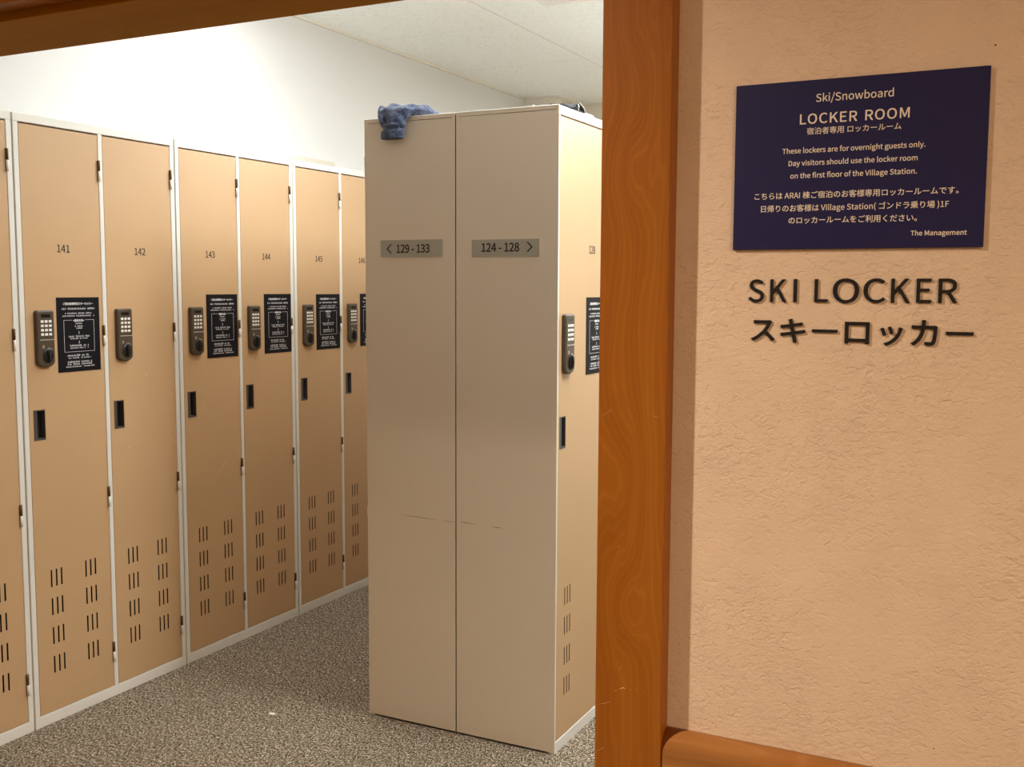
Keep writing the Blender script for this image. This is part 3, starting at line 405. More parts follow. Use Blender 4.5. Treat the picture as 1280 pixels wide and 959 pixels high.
'キ': [1401,[[150,384,182,385,158,343,175,262,167,303,204,270,298,287,244,277,367,300,675,352,517,325,693,257,730,69,711,163,739,27,751,-63,744,-15,793,-55,878,-39,836,-47,866,0,845,88,854,48,825,182,787,370,806,276,902,388,1132,424,1017,406,1183,433,1258,443,1228,440,1250,482,1235,560,1243,521,1204,552,1111,532,1165,543,996,513,766,473,881,493,747,567,710,755,729,661,819,772,1036,807,928,789,1073,812,1137,821,1116,818,1129,860,1113,938,1121,899,1090,931,1014,915,1054,922,955,903,690,860,826,882,681,910,661,1011,671,961,657,1042,648,1108,650,1081,606,1100,522,1085,564,1093,532,1057,549,990,542,1027,559,941,578,843,569,892,447,822,270,798,325,805,225,793,154,789,189,790,162,746,178,662,170,704,220,672,291,686,252,679,394,703,599,737,497,720,618,643,655,455,637,549,496,430,273,396,343,407,237,391]]],
'ゴ': [1401,[[1028,1155,1062,1108,1003,1145,952,1123,978,1134,987,1074,1063,934,1036,993,1089,946,1141,969,1115,958,1113,1022],[1206,1196,1239,1148,1180,1185,1129,1164,1155,1175,1167,1115,1242,978,1211,1035,1268,989,1321,1011,1295,1000,1291,1064],[196,146,231,141,196,103,196,18,196,61,234,21,354,24,297,24,583,24,1039,24,811,24,1038,-2,1036,-55,1037,-28,1078,-55,1162,-55,1120,-55,1161,-32,1157,81,1157,31,1157,322,1157,804,1157,563,1157,838,1160,913,1160,881,1133,912,1056,910,1091,910,826,910,367,910,597,910,322,910,213,919,261,913,213,877,213,794,213,836,246,796,368,798,315,798,592,798,1039,798,816,798,1039,578,1039,137,1039,358,810,137,352,137,581,137,293,137]]],
'ス': [1401,[[1120,937,1112,926,1097,955,1049,992,1073,973,1027,985,944,980,990,980,892,980,403,980,459,980,361,980,262,989,282,986,262,946,262,861,262,904,277,863,403,868,354,868,452,868,950,868,899,868,915,752,717,479,813,586,573,318,140,63,366,151,170,32,230,-31,200,0,437,63,776,378,626,217,919,251,1161,-38,1067,87,1194,-10,1259,46,1226,18,1168,157,850,465,997,339,950,591,1085,875,1034,756,1094,895]]],
'ッ': [1401,[[676,807,700,751,642,795,574,772,608,783,602,709,683,468,668,531,718,480,787,504,753,492,769,566],[1183,728,1174,699,1143,741,1063,766,1103,754,1042,587,870,287,968,410,755,143,415,-11,577,36,445,-42,507,-105,476,-74,664,-45,964,228,833,65,1064,354,1162,658,1125,504,1168,676],[352,737,380,676,317,723,248,696,282,710,275,647,373,381,352,454,408,394,479,420,444,407,452,493]]],
'ド': [1401,[[919,1008,954,957,893,997,842,973,867,985,888,910,966,761,931,833,993,773,1046,797,1020,785,1014,863],[1088,1078,1125,1029,1063,1066,1011,1042,1037,1054,1059,980,1141,832,1104,906,1168,845,1220,871,1194,858,1186,936],[427,105,427,183,427,53,419,-60,424,-15,464,-60,553,-60,508,-60,549,-15,545,105,545,60,545,259,545,566,545,412,700,518,1094,342,943,424,1110,381,1143,461,1127,421,994,535,545,690,730,634,545,767,545,920,545,844,545,962,555,1066,549,1022,508,1066,416,1066,462,1066,424,1022,427,920,427,959,427,803]]],
'ム': [1401,[[234,155,257,157,193,154,104,154,146,153,111,111,125,24,118,67,165,29,241,39,206,36,429,56,1113,136,898,108,1146,67,1190,-48,1172,3,1230,-30,1308,6,1269,-12,1249,150,997,576,1097,431,962,560,892,528,927,544,944,461,1063,241,1007,352,909,220,434,171,640,190,504,353,683,915,643,783,702,973,731,1045,717,1010,684,1054,591,1073,638,1063,587,1036,564,938,583,1002,525,801,304,160,382,353,281,158]]],
'ラ': [1401,[[324,1043,360,1038,324,1005,324,927,324,966,361,930,450,931,406,931,527,931,999,931,920,931,1046,931,1127,927,1094,930,1127,966,1127,1043,1127,1005,1094,1038,1000,1036,1045,1036,917,1036,450,1036,525,1036,405,1036],[1230,674,1223,661,1203,690,1150,724,1176,707,1134,716,1073,713,1105,713,1001,713,335,713,405,713,297,713,197,721,249,716,197,682,197,604,197,643,248,606,335,608,301,608,419,608,1078,608,1010,608,1053,507,912,298,997,388,793,172,419,42,618,83,448,9,506,-57,477,-24,683,-8,1007,235,860,74,1111,349,1211,633,1172,495,1214,643]]],
'ル': [1401,[[734,29,739,52,759,9,808,-32,783,-12,818,-24,856,0,833,-11,1018,80,1333,388,1213,224,1311,420,1268,483,1289,451,1160,325,859,139,987,197,859,182,859,947,859,859,859,1000,864,1050,863,1039,821,1050,735,1050,778,1050,737,1039,742,947,742,1000,742,859,742,108,742,172,742,80],[92,36,210,120,127,13,197,-34,162,-10,315,63,447,350,406,200,485,490,490,945,490,790,490,987,497,1046,496,1029,454,1046,368,1046,411,1046,374,1017,378,944,378,986,378,789,336,381,376,509,294,245]]],
'ロ': [1401,[[204,959,259,958,207,926,207,850,207,882,207,797,207,161,207,218,207,112,203,-10,204,8,243,-10,324,-10,283,-10,323,17,321,71,322,44,576,71,1085,71,831,71,1085,44,1084,-10,1085,17,1124,-10,1204,-10,1164,-10,1203,6,1202,160,1202,115,1202,213,1202,850,1202,786,1202,885,1204,959,1202,924,1162,957,1081,957,1112,957,1013,957,329,957,405,957,297,957],[321,181,576,181,321,402,321,846,321,624,576,846,1087,846,831,846,1087,624,1087,181,1087,402,831,181]]],
'ン': [1401,[[318,1027,417,961,291,998,238,941,265,970,342,871,587,648,517,721,616,678,675,737,646,707,597,815],[197,88,443,125,222,50,272,-27,247,12,504,17,822,190,682,102,1034,324,1293,689,1197,514,1270,729,1225,808,1248,768,1144,636,758,293,974,427,625,210]]],
'ー': [1401,[[143,606,185,604,143,561,143,469,143,515,186,473,338,476,261,476,443,476,1106,476,1001,476,1169,476,1256,469,1228,471,1256,515,1256,606,1256,561,1225,604,1105,599,1175,599,1001,599,338,599,441,599,259,599]]],
'乗': [1401,[[644,532,577,532,644,479,644,374,644,427,577,374,443,374,510,374,443,427,443,532,443,479,510,532],[644,625,644,676,577,625,443,625,510,625,443,676,443,779,443,727,510,779,644,779,577,779,644,727],[749,532,749,479,819,532,958,532,888,532,958,479,958,374,958,427,888,374,749,374,819,374,749,427],[749,625,819,625,749,676,749,779,749,727,819,779,958,779,888,779,958,727,958,625,958,676,888,625],[1132,1157,1155,1128,909,1105,162,1062,500,1073,174,1038,186,972,185,997,332,976,644,996,490,983,644,954,644,871,644,913,481,871,154,871,317,871,154,840,154,779,154,810,216,779,340,779,278,779,340,727,340,625,340,676,254,625,80,625,167,625,80,594,80,532,80,563,167,532,340,532,254,532,340,479,340,374,340,427,273,374,137,374,205,374,137,343,137,282,137,312,279,282,563,282,421,282,437,165,56,11,235,63,81,-10,129,-77,113,-50,308,-15,644,230,508,98,644,116,644,-112,644,2,679,-112,749,-112,714,-112,749,2,749,230,749,116,887,94,1269,-84,1087,-22,1286,-56,1345,10,1319,-11,1161,62,832,282,961,164,980,282,1276,282,1128,282,1276,312,1276,374,1276,343,1204,374,1060,374,1132,374,1060,427,1060,532,1060,479,1148,532,1324,532,1236,532,1324,563,1324,625,1324,594,1236,625,1060,625,1148,625,1060,676,1060,779,1060,727,1126,779,1258,779,1192,779,1258,810,1258,871,1258,840,1088,871,749,871,919,871,749,916,749,1006,749,961,919,1021,1203,1071,1078,1043,1179,1100]]],
'使': [1401,[[839,1171,873,1171,839,1121,839,1021,839,1071,709,1021,450,1021,579,1021,450,989,450,924,450,957,579,924,839,924,709,924,839,879,839,787,839,833,723,787,490,787,606,787,490,658,490,399,490,528,604,399,832,399,718,399,822,322,756,183,801,249,682,235,578,371,622,298,549,361,490,342,520,352,542,252,693,113,611,176,629,55,398,-29,534,6,420,-52,462,-116,450,-92,608,-73,780,55,709,-14,922,-31,1298,-115,1098,-87,1312,-84,1361,-20,1339,-43,1160,3,842,129,983,52,898,211,934,399,923,303,1056,399,1301,399,1179,399,1301,528,1301,787,1301,658,1181,787,941,787,1061,787,941,833,941,924,941,879,1077,924,1347,924,1212,924,1347,957,1347,1021,1347,989,1212,1021,941,1021,1077,1021,941,1071,941,1171,941,1121,907,1171],[588,699,588,629,672,699,839,699,755,699,839,650,839,552,839,601,838,531,838,489,838,510,754,489,588,489,671,489,588,559],[941,699,941,650,1028,699,1200,699,1114,699,1200,629,1200,489,1200,559,1113,489,940,489,1027,489,940,510,941,552,941,531,941,601],[389,1179,422,1169,307,966,29,625,171,759,48,599,88,521,77,545,141,574,242,704,193,636,242,430,242,-118,242,156,276,-118,343,-118,310,-118,343,207,343,857,343,532,398,951,487,1148,448,1049,455,1159]]],
'利': [1401,[[831,1010,865,1010,831,752,831,237,831,494,865,237,933,237,899,237,933,494,933,1010,933,752,899,1010],[1174,1150,1209,1150,1174,776,1174,28,1174,402,1174,1,1137,-8,1164,-8,1109,-8,923,-7,1022,-10,938,-36,962,-113,955,-84,1091,-113,1216,-94,1170,-113,1259,-76,1279,28,1279,-45,1279,402,1279,1150,1279,776,1244,1150],[641,1168,668,1141,510,1111,59,1032,266,1062,73,1010,92,950,87,975,179,961,363,993,272,975,363,914,363,755,363,834,265,755,70,755,168,755,70,722,70,657,70,690,160,657,340,657,250,657,273,482,38,182,150,287,56,155,95,83,84,112,190,178,363,497,289,338,363,295,363,-109,363,93,397,-109,466,-109,432,-109,466,76,466,445,466,261,538,378,671,242,629,289,691,272,731,331,711,301,690,367,466,555,532,504,466,589,466,657,466,623,556,657,737,657,647,657,737,690,737,755,737,722,647,755,466,755,556,755,466,841,466,1014,466,928,562,1035,720,1088,650,1060,694,1115]]],
'場': [1401,[[696,870,696,833,846,870,1147,870,997,870,1147,833,1147,759,1147,796,997,759,696,759,846,759,696,796],[696,1056,696,1019,846,1056,1147,1056,997,1056,1147,1019,1147,945,1147,982,997,945,696,945,846,945,696,982],[601,1134,816,1134,601,983,601,679,601,831,816,679,1245,679,1030,679,1245,831,1245,1134,1245,983,1030,1134],[464,601,758,601,464,570,464,510,464,540,529,510,660,510,594,510,592,395,380,228,490,296,402,214,452,164,437,181,515,207,636,325,580,262,683,325,777,325,730,325,700,197,461,8,577,71,486,-8,531,-57,514,-35,661,25,874,325,800,179,919,325,1010,325,965,325,951,174,732,-57,847,20,761,-71,811,-118,793,-97,931,-25,1097,325,1041,155,1133,325,1206,325,1169,325,1188,104,1143,-11,1168,14,1133,-24,1101,-27,1120,-27,1081,-27,982,-20,1034,-25,996,-43,1006,-106,1004,-81,1060,-109,1144,-106,1115,-109,1178,-104,1225,-71,1203,-96,1263,-31,1308,370,1286,78,1310,384,1311,412,1311,412,1109,412,704,412,907,412,727,443,765,510,746,476,958,510,1346,510,1152,510,1346,540,1346,601,1346,570,1052,601],[48,249,99,270,61,214,88,144,75,179,206,202,503,349,360,277,495,380,480,441,488,410,433,420,338,377,385,398,338,509,338,773,338,641,388,773,489,773,438,773,489,807,489,874,489,840,438,874,338,874,388,874,338,971,338,1165,338,1068,304,1165,238,1165,271,1165,238,1068,238,874,238,971,183,874,74,874,129,874,74,840,74,773,74,807,129,773,238,773,183,773,238,626,238,332,238,479,165,300]]],
'客': [1401,[[499,741,497,739,641,741,924,741,782,741,866,676,703,566,790,618,619,615,493,735,548,671,495,737],[529,929,567,922,459,821,129,612,324,697,153,595,200,536,185,560,283,577,419,672,356,623,472,613,605,513,535,560,434,430,49,336,237,370,69,312,101,242,91,270,174,258,324,298,249,276,324,162,324,-111,324,26,358,-111,427,-111,393,-111,427,-95,427,-63,427,-79,612,-63,982,-63,797,-63,982,-78,982,-109,982,-94,1018,-109,1090,-109,1054,-109,1090,29,1090,305,1090,167,1153,290,1284,266,1218,276,1300,296,1352,366,1328,342,1153,391,804,514,962,441,919,590,1087,786,1018,681,1063,800,1015,829,1039,815,1009,827,996,824,1002,825,857,824,578,824,718,824,602,852,643,908,623,880,605,915],[702,454,605,401,803,398,1036,319,916,353,821,319,389,319,605,319,499,356],[427,25,612,25,427,94,427,231,427,162,612,231,982,231,797,231,982,162,982,25,982,94,797,25],[605,1162,639,1171,626,1129,668,1049,650,1087,481,1049,108,1049,295,1049,108,961,108,786,108,873,142,786,211,786,177,786,211,842,211,954,211,898,536,954,1186,954,861,954,1186,898,1186,786,1186,842,1222,786,1293,786,1257,786,1293,873,1293,1049,1293,961,1125,1049,789,1049,957,1049,768,1094,707,1189,735,1147,673,1180]]],
'宿': [1401,[[599,1155,636,1165,616,1123,650,1050,634,1085,472,1050,118,1050,295,1050,118,972,118,817,118,894,152,817,221,817,187,817,221,864,221,959,221,912,542,959,1182,959,862,959,1182,920,1182,840,1182,880,1218,840,1290,840,1254,840,1290,910,1290,1050,1290,980,1119,1050,777,1050,948,1050,759,1092,709,1185,731,1144,672,1175],[542,578,625,578,542,348,542,-113,542,117,576,-113,643,-113,609,-113,643,-87,643,-34,643,-60,805,-34,1130,-34,968,-34,1130,-58,1130,-106,1130,-82,1166,-106,1237,-106,1201,-106,1237,122,1237,578,1237,350,1122,578,894,578,1008,578,908,625,938,718,923,672,1062,718,1308,718,1185,718,1308,750,1308,814,1308,782,1034,814,485,814,759,814,485,782,485,718,485,750,597,718,822,718,710,718,814,672,790,578,801,622,707,578],[643,235,643,176,805,235,1130,235,968,235,1130,176,1130,59,1130,118,968,59,643,59,805,59,643,118],[643,324,805,324,643,378,643,487,643,433,805,487,1130,487,968,487,1130,433,1130,324,1130,378,968,324],[375,885,408,875,300,713,46,437,178,546,67,416,113,346,101,367,161,388,254,494,209,438,254,292,254,-112,254,90,287,-112,354,-112,321,-112,354,137,354,634,354,386,399,704,472,854,440,779,440,865]]],
'専': [1401,[[287,148,313,168,367,92,504,-50,462,8,532,-29,588,14,560,-7,542,71,364,206,445,153,338,187],[210,880,355,880,210,726,210,420,210,573,443,420,908,420,675,420,908,384,908,311,908,347,629,311,73,311,351,311,73,281,73,221,73,251,351,221,908,221,629,221,908,148,908,1,908,75,908,-18,877,-25,901,-24,853,-27,674,-24,766,-27,688,-50,709,-116,703,-87,829,-116,951,-101,905,-115,997,-87,1011,0,1011,-59,1011,74,1011,221,1011,148,1117,221,1329,221,1223,221,1329,251,1329,311,1329,281,1223,311,1011,311,1117,311,1011,347,1011,420,1011,384,1073,420,1196,420,1134,420,1196,573,1196,880,1196,726,1047,880,748,880,897,880,748,911,748,975,748,943,931,975,1298,975,1115,975,1298,1004,1298,1063,1298,1034,1115,1063,748,1063,931,1063,748,1100,748,1175,748,1138,713,1175,644,1175,679,1175,644,1138,644,1063,644,1100,465,1063,108,1063,287,1063,108,1034,108,975,108,1004,287,975,644,975,465,975,644,943,644,880,644,911,500,880],[310,613,310,575,421,613,644,613,533,613,644,575,644,497,644,536,533,497,310,497,421,497,310,536],[748,613,748,575,863,613,1092,613,978,613,1092,575,1092,497,1092,536,978,497,748,497,863,497,748,536],[310,801,310,763,421,801,644,801,533,801,644,763,644,686,644,725,533,686,310,686,421,686,310,725],[748,801,748,763,863,801,1092,801,978,801,1092,763,1092,686,1092,725,978,686,748,686,863,686,748,725]]],
'帰': [1401,[[308,1172,340,1172,308,983,308,604,308,793,308,352,91,-48,286,123,113,-63,165,-115,150,-94,377,71,403,604,403,326,403,793,403,1172,403,983,372,1172],[126,917,155,913,123,755,59,486,111,583,84,468,134,433,109,451,197,543,213,903,209,735,184,908],[468,637,750,637,468,561,468,408,468,484,499,408,562,408,530,408,562,266,562,-18,562,124,593,-18,657,-18,625,-18,657,100,657,336,657,218,715,336,831,336,773,336,831,187,831,-112,831,37,863,-112,929,-112,896,-112,929,37,929,336,929,187,991,336,1116,336,1054,336,1116,255,1116,92,1116,174,1116,80,1099,76,1114,76,1085,76,996,77,1046,76,1008,50,1022,-13,1020,15,1094,-13,1175,4,1143,-11,1209,20,1214,91,1214,45,1214,203,1214,426,1214,314,1119,426,929,426,1024,426,929,468,929,553,929,511,1025,553,1217,553,1121,553,1217,505,1217,408,1217,456,1250,408,1315,408,1282,408,1315,484,1315,637,1315,561,1033,637],[831,426,831,468,741,426,563,426,652,426,563,468,563,553,563,511,652,553,831,553,741,553,831,511],[595,966,767,966,595,941,595,889,595,915,767,889,1111,889,939,889,1111,858,1111,796,1111,827,922,796,545,796,733,796,545,769,545,716,545,742,767,716,1210,716,988,716,1210,856,1210,1137,1210,997,994,1137,562,1137,778,1137,562,1111,562,1057,562,1084,745,1057,1111,1057,928,1057,1111,1027,1111,966,1111,997,939,966]]],
'方': [1401,[[616,1146,650,1159,653,1080,711,934,695,990,506,934,95,934,301,934,95,900,95,832,95,866,223,832,478,832,350,832,461,510,64,-32,426,147,92,-52,141,-115,126,-88,408,24,557,506,513,256,725,506,1059,506,892,506,1036,189,968,17,1008,53,950,3,901,0,931,0,863,0,664,10,765,1,685,-18,702,-92,699,-62,796,-99,937,-97,888,-99,992,-94,1059,-48,1024,-82,1113,7,1169,557,1141,160,1172,573,1174,608,1174,608,974,608,574,608,774,608,583,682,592,832,588,758,832,832,1311,832,1071,832,1311,866,1311,934,1311,900,1114,934,720,934,917,934,753,949,819,978,786,963,800,1034,717,1185,756,1119,683,1172]]],
'日': [1401,[[354,493,354,362,587,493,1053,493,820,493,1053,362,1053,99,1053,231,820,99,354,99,587,99,354,231],[354,597,587,597,354,723,354,976,354,850,587,976,1053,976,820,976,1053,850,1053,597,1053,723,820,597],[246,1081,553,1081,246,689,246,-97,246,296,282,-97,354,-97,318,-97,354,-66,354,-6,354,-36,587,-6,1053,-6,820,-6,1053,-34,1053,-90,1053,-62,1091,-90,1165,-90,1128,-90,1165,301,1165,1081,1165,691,859,1081]]],
'棟': [1401,[[597,814,693,814,597,655,597,336,597,495,675,336,831,336,753,336,744,209,466,24,599,87,489,4,538,-57,521,-32,661,10,885,262,794,130,885,137,885,-112,885,13,919,-112,987,-112,953,-112,987,18,987,279,987,148,1071,154,1293,-45,1195,27,1310,-20,1367,36,1343,17,1261,99,1045,336,1129,221,1125,336,1286,336,1205,336,1286,495,1286,814,1286,655,1186,814,987,814,1087,814,987,852,987,927,987,889,1099,927,1324,927,1211,927,1324,958,1324,1018,1324,988,1211,1018,987,1018,1099,1018,987,1070,987,1175,987,1123,953,1175,885,1175,919,1175,885,1123,885,1018,885,1070,774,1018,550,1018,662,1018,550,988,550,927,550,958,662,927,885,927,774,927,885,889,885,814,885,852,789,814],[692,538,692,498,756,538,885,538,821,538,885,498,885,417,885,458,821,417,692,417,756,417,692,458],[987,538,987,498,1054,538,1186,538,1120,538,1186,498,1186,417,1186,458,1120,417,987,417,1054,417,987,458],[692,734,692,694,756,734,885,734,821,734,885,694,885,613,885,654,821,613,692,613,756,613,692,654],[987,734,987,694,1054,734,1186,734,1120,734,1186,694,1186,613,1186,654,1120,613,987,613,1054,613,987,654],[275,1176,307,1176,275,1077,275,877,275,977,207,877,73,877,140,877,73,844,73,777,73,810,136,777,263,777,200,777,220,585,41,245,130,364,59,221,95,153,84,181,162,244,275,548,225,394,275,328,275,-111,275,109,307,-111,373,-111,340,-111,373,108,373,546,373,327,419,472,497,332,473,381,517,359,556,413,536,386,531,454,373,671,413,622,373,706,373,777,373,742,430,777,545,777,487,777,545,810,545,877,545,844,487,877,373,877,430,877,373,977,373,1176,373,1077,340,1176]]],
'様': [1401,[[571,430,596,446,625,373,713,241,686,294,739,259,790,294,764,276,762,346,644,478,699,422,620,462],[471,55,560,98,487,25,520,-34,503,-4,616,20,849,154,737,88,839,183,821,241,830,212,692,169],[1241,483,1268,464,1197,424,1067,294,1125,345,1032,352,982,480,1003,415,982,498,982,534,982,516,1100,534,1338,534,1219,534,1338,563,1338,623,1338,593,1219,623,982,623,1100,623,982,659,982,731,982,695,1084,731,1287,731,1185,731,1287,759,1287,815,1287,787,1185,815,982,815,1084,815,982,848,982,913,982,880,1094,913,1319,913,1207,913,1319,942,1319,1000,1319,971,1257,1000,1133,1000,1195,1000,1160,1042,1220,1148,1192,1097,1185,1158,1116,1178,1151,1168,1099,1127,1035,1003,1063,1052,1038,1002,1043,1000,1041,1001,963,1000,803,1000,883,1000,811,1003,828,1010,819,1007,814,1053,744,1172,777,1122,716,1163,660,1144,688,1154,686,1099,731,1000,714,1043,672,1000,555,1000,613,1000,555,971,555,913,555,942,663,913,881,913,772,913,881,880,881,815,881,848,786,815,595,815,690,815,595,787,595,731,595,759,690,731,881,731,786,731,881,695,881,623,881,659,762,623,525,623,644,623,525,593,525,534,525,563,644,534,881,534,762,534,881,358,881,6,881,182,881,-11,859,-18,877,-18,840,-18,717,-17,779,-18,731,-43,748,-115,744,-87,833,-115,936,-97,898,-114,972,-80,982,7,982,-50,982,98,982,280,982,189,1057,133,1296,-52,1164,15,1311,-25,1364,32,1342,13,1251,78,1084,269,1155,162,1099,257,1129,234,1114,246,1188,284,1321,426,1263,357,1294,445],[269,1176,301,1176,269,1075,269,873,269,974,204,873,73,873,138,873,73,840,73,775,73,807,134,775,258,775,196,775,217,584,43,245,132,363,60,221,97,154,85,182,161,245,269,543,221,392,269,325,269,-111,269,107,301,-111,366,-111,333,-111,366,113,366,562,366,338,408,490,476,357,457,403,496,383,535,436,515,409,511,473,366,686,403,637,366,716,366,775,366,745,420,775,528,775,474,775,528,807,528,873,528,840,474,873,366,873,420,873,366,974,366,1176,366,1075,333,1176]]],
'泊': [1401,[[134,1084,154,1110,225,1045,388,930,333,979,408,958,450,1015,429,987,395,1063,193,1161,284,1125,174,1135],[59,699,78,725,147,660,307,549,254,597,326,577,366,634,346,606,311,681,116,776,203,741,97,750],[106,-22,175,87,137,-44,197,-87,167,-65,272,42,424,366,360,218,398,387,345,429,371,408,272,270],[801,1168,841,1162,790,1097,744,924,766,1000,666,924,511,924,589,924,511,579,511,-111,511,234,545,-111,613,-111,579,-111,613,-87,613,-39,613,-63,796,-39,1160,-39,978,-39,1160,-60,1160,-101,1160,-80,1195,-101,1266,-101,1231,-101,1266,241,1266,924,1266,583,1127,924,850,924,989,924,874,992,922,1151,899,1074,881,1157],[613,403,613,290,796,403,1160,403,978,403,1160,290,1160,63,1160,176,978,63,613,63,796,63,613,176],[613,501,796,501,613,609,613,824,613,716,796,824,1160,824,978,824,1160,716,1160,501,1160,609,978,501]]],
'法': [1401,[[133,1085,153,1111,227,1043,399,927,342,976,419,957,459,1015,439,986,401,1062,192,1161,283,1125,172,1136],[59,704,78,731,150,665,318,553,262,599,338,582,377,640,357,611,319,686,116,783,204,746,97,757],[106,-22,181,85,136,-46,195,-94,165,-70,277,36,450,360,375,211,424,383,373,429,398,406,291,270],[541,-63,535,-41,578,-46,1161,29,637,-36,1189,-22,1225,-111,1211,-71,1256,-95,1318,-63,1287,-79,1276,46,1070,336,1169,213,1042,323,986,296,1014,309,1028,241,1111,115,1071,178,963,99,667,66,815,82,754,183,915,483,842,333,1047,483,1312,483,1180,483,1312,516,1312,583,1312,549,1189,583,943,583,1066,583,943,667,943,836,943,752,1047,836,1255,836,1151,836,1255,869,1255,936,1255,902,1151,936,943,936,1047,936,943,1016,943,1176,943,1096,908,1176,838,1176,873,1176,838,1096,838,936,838,1016,737,936,536,936,637,936,536,902,536,836,536,869,637,836,838,836,737,836,838,752,838,583,838,667,717,583,475,583,596,583,475,549,475,483,475,516,579,483,789,483,684,483,718,325,594,133,623,176,559,81,504,42,532,49,517,13]]],
'用': [1401,[[214,1078,557,1078,214,909,214,570,214,739,214,373,45,-50,200,125,69,-63,126,-119,111,-98,234,0,303,318,282,161,420,318,654,318,537,318,654,179,654,-99,654,40,690,-99,761,-99,725,-99,761,40,761,318,761,179,887,318,1139,318,1013,318,1139,222,1139,31,1139,127,1139,6,1101,-4,1129,-3,1074,-6,881,-3,979,-7,895,-31,917,-104,912,-77,1049,-105,1178,-87,1130,-104,1225,-70,1242,31,1242,-38,1242,380,1242,1078,1242,729,900,1078],[318,978,318,902,430,978,654,978,542,978,654,902,654,752,654,827,542,752,318,752,430,752,318,827],[1139,978,1013,978,1139,902,1139,752,1139,827,1013,752,761,752,887,752,761,827,761,978,761,902,887,978],[318,653,318,625,430,653,654,653,542,653,654,574,654,417,654,496,540,417,312,417,426,417,317,471,318,570,318,522,318,598],[1139,653,1013,653,1139,574,1139,417,1139,496,1013,417,761,417,887,417,761,496,761,653,761,574,887,653]]],
'者': [1401,[[1172,1129,1202,1113,1123,1064,1011,943,1070,1001,1011,962,1011,1000,1011,981,895,1000,662,1000,779,1000,662,1059,662,1176,662,1118,628,1176,559,1176,593,1176,559,1118,559,1000,559,1059,439,1000,199,1000,319,1000,199,969,199,908,199,938,319,908,559,908,439,908,559,847,559,727,559,787,398,727,76,727,237,727,76,695,76,632,76,663,259,632,625,632,442,632,447,517,45,353,249,423,66,331,112,265,98,287,199,298,370,377,286,335,370,214,370,-112,370,51,405,-112,475,-112,440,-112,475,-97,475,-66,475,-81,665,-66,1045,-66,855,-66,1045,-79,1045,-106,1045,-93,1081,-106,1153,-106,1117,-106,1153,91,1153,485,1153,288,959,485,571,485,765,485,648,531,797,632,724,580,973,632,1325,632,1149,632,1325,663,1325,727,1325,695,1190,727,920,727,1055,727,1048,833,1262,1080,1164,951,1232,1096],[662,727,696,727,662,787,662,908,662,847,767,908,976,908,872,908,910,843,762,727,839,783,729,727],[475,172,475,123,665,172,1045,172,855,172,1045,123,1045,25,1045,74,855,25,475,25,665,25,475,74],[475,256,665,256,475,303,475,395,475,349,665,395,1045,395,855,395,1045,349,1045,256,1045,303,855,256]]],
}

def text_mesh(name, s, x0, x1, zb, cap=None, bold=0.0, depth=.0004, res=3, spacing=0.0, space=None, bev=0.0, zbox=None):
    """letters lying in the XZ plane facing -Y, ink from x0 to x1, baseline zb; returns a bmesh (a list of loops filled by a 2D curve)"""
    c = bpy.data.curves.new('lettering', 'CURVE'); c.dimensions = '2D'; c.fill_mode = 'BOTH'; c.resolution_u = res
    pen = 0.0; lo, hi, ylo, yhi = 1e9, -1e9, 1e9, -1e9; loops = []
    for ch in s:
        if ch == ' ':
            pen += space or 320; continue
        adv, sp = GLYPHS[ch]
        for L in sp:
            pts = [(L[i] + (pen if i % 2 == 0 else 0)) for i in range(len(L))]
            loops.append(pts)
            for i in range(0, len(pts), 6):
                lo = min(lo, pts[i]); hi = max(hi, pts[i]); ylo = min(ylo, pts[i + 1]); yhi = max(yhi, pts[i + 1])
        pen += adv + spacing
    sx = (x1 - x0) / (hi - lo); sy = sx; oy = 0
    if cap: sy = cap / 1026.0
    if zbox: sy = (zbox[1] - zbox[0]) / (yhi - ylo); oy = -ylo; zb = zbox[0]
    f = lambda p, i: (x0 + (p[i] - lo) * sx, zb + (p[i + 1] + oy) * sy, 0)
    for p in loops:
        sp = c.splines.new('BEZIER'); n = len(p) // 6; sp.bezier_points.add(n - 1); sp.use_cyclic_u = True
        for k in range(n):
            b = sp.bezier_points[k]; b.handle_left_type = b.handle_right_type = 'FREE'
            b.co = f(p, 6 * k); b.handle_left = f(p, 6 * k + 2); b.handle_right = f(p, 6 * k + 4)
    c.offset = bold; c.extrude = depth / 2; c.bevel_depth = bev; c.bevel_resolution = 1
    o = bpy.data.objects.new('lettering', c); COL.objects.link(o)
    dg = bpy.context.evaluated_depsgraph_get(); me = bpy.data.meshes.new_from_object(o.evaluated_get(dg))
    COL.objects.unlink(o); bpy.data.objects.remove(o)
    for v in me.vertices:
        x, y, z = v.co; v.co = (x, -z - depth / 2 - bev, y)
    return me

def bold_text(s, x0, x1, zb, bd, steps=8, **kw):
    """text_mesh thickened evenly by bd: shifted copies of the same outline, laid in one plane"""
    one = text_mesh('t', s, x0 + bd, x1 - bd, zb, **kw); bm = bmesh.new(); add_mesh(bm, one.copy())
    for k in range(steps):
        c2 = one.copy(); a = 2 * PI * (k + .5) / steps; c2.transform(Matrix.Translation((bd * math.cos(a), -.00003 * (k + 1), bd * math.sin(a)))); add_mesh(bm, c2)
    me = bpy.data.meshes.new('t'); bm.to_mesh(me); bm.free(); return me

def add_mesh(bm, me, mi=0):
    n = len(bm.faces); bm.from_mesh(me); bm.faces.ensure_lookup_table()
    for f in bm.faces[n:]: f.material_index = mi
    bpy.data.meshes.remove(me)

# ------------------------------------------------------------------ lockers
H = 2.048
DZ0, DZ1 = .0410, 2.0160                  # door bottom, top

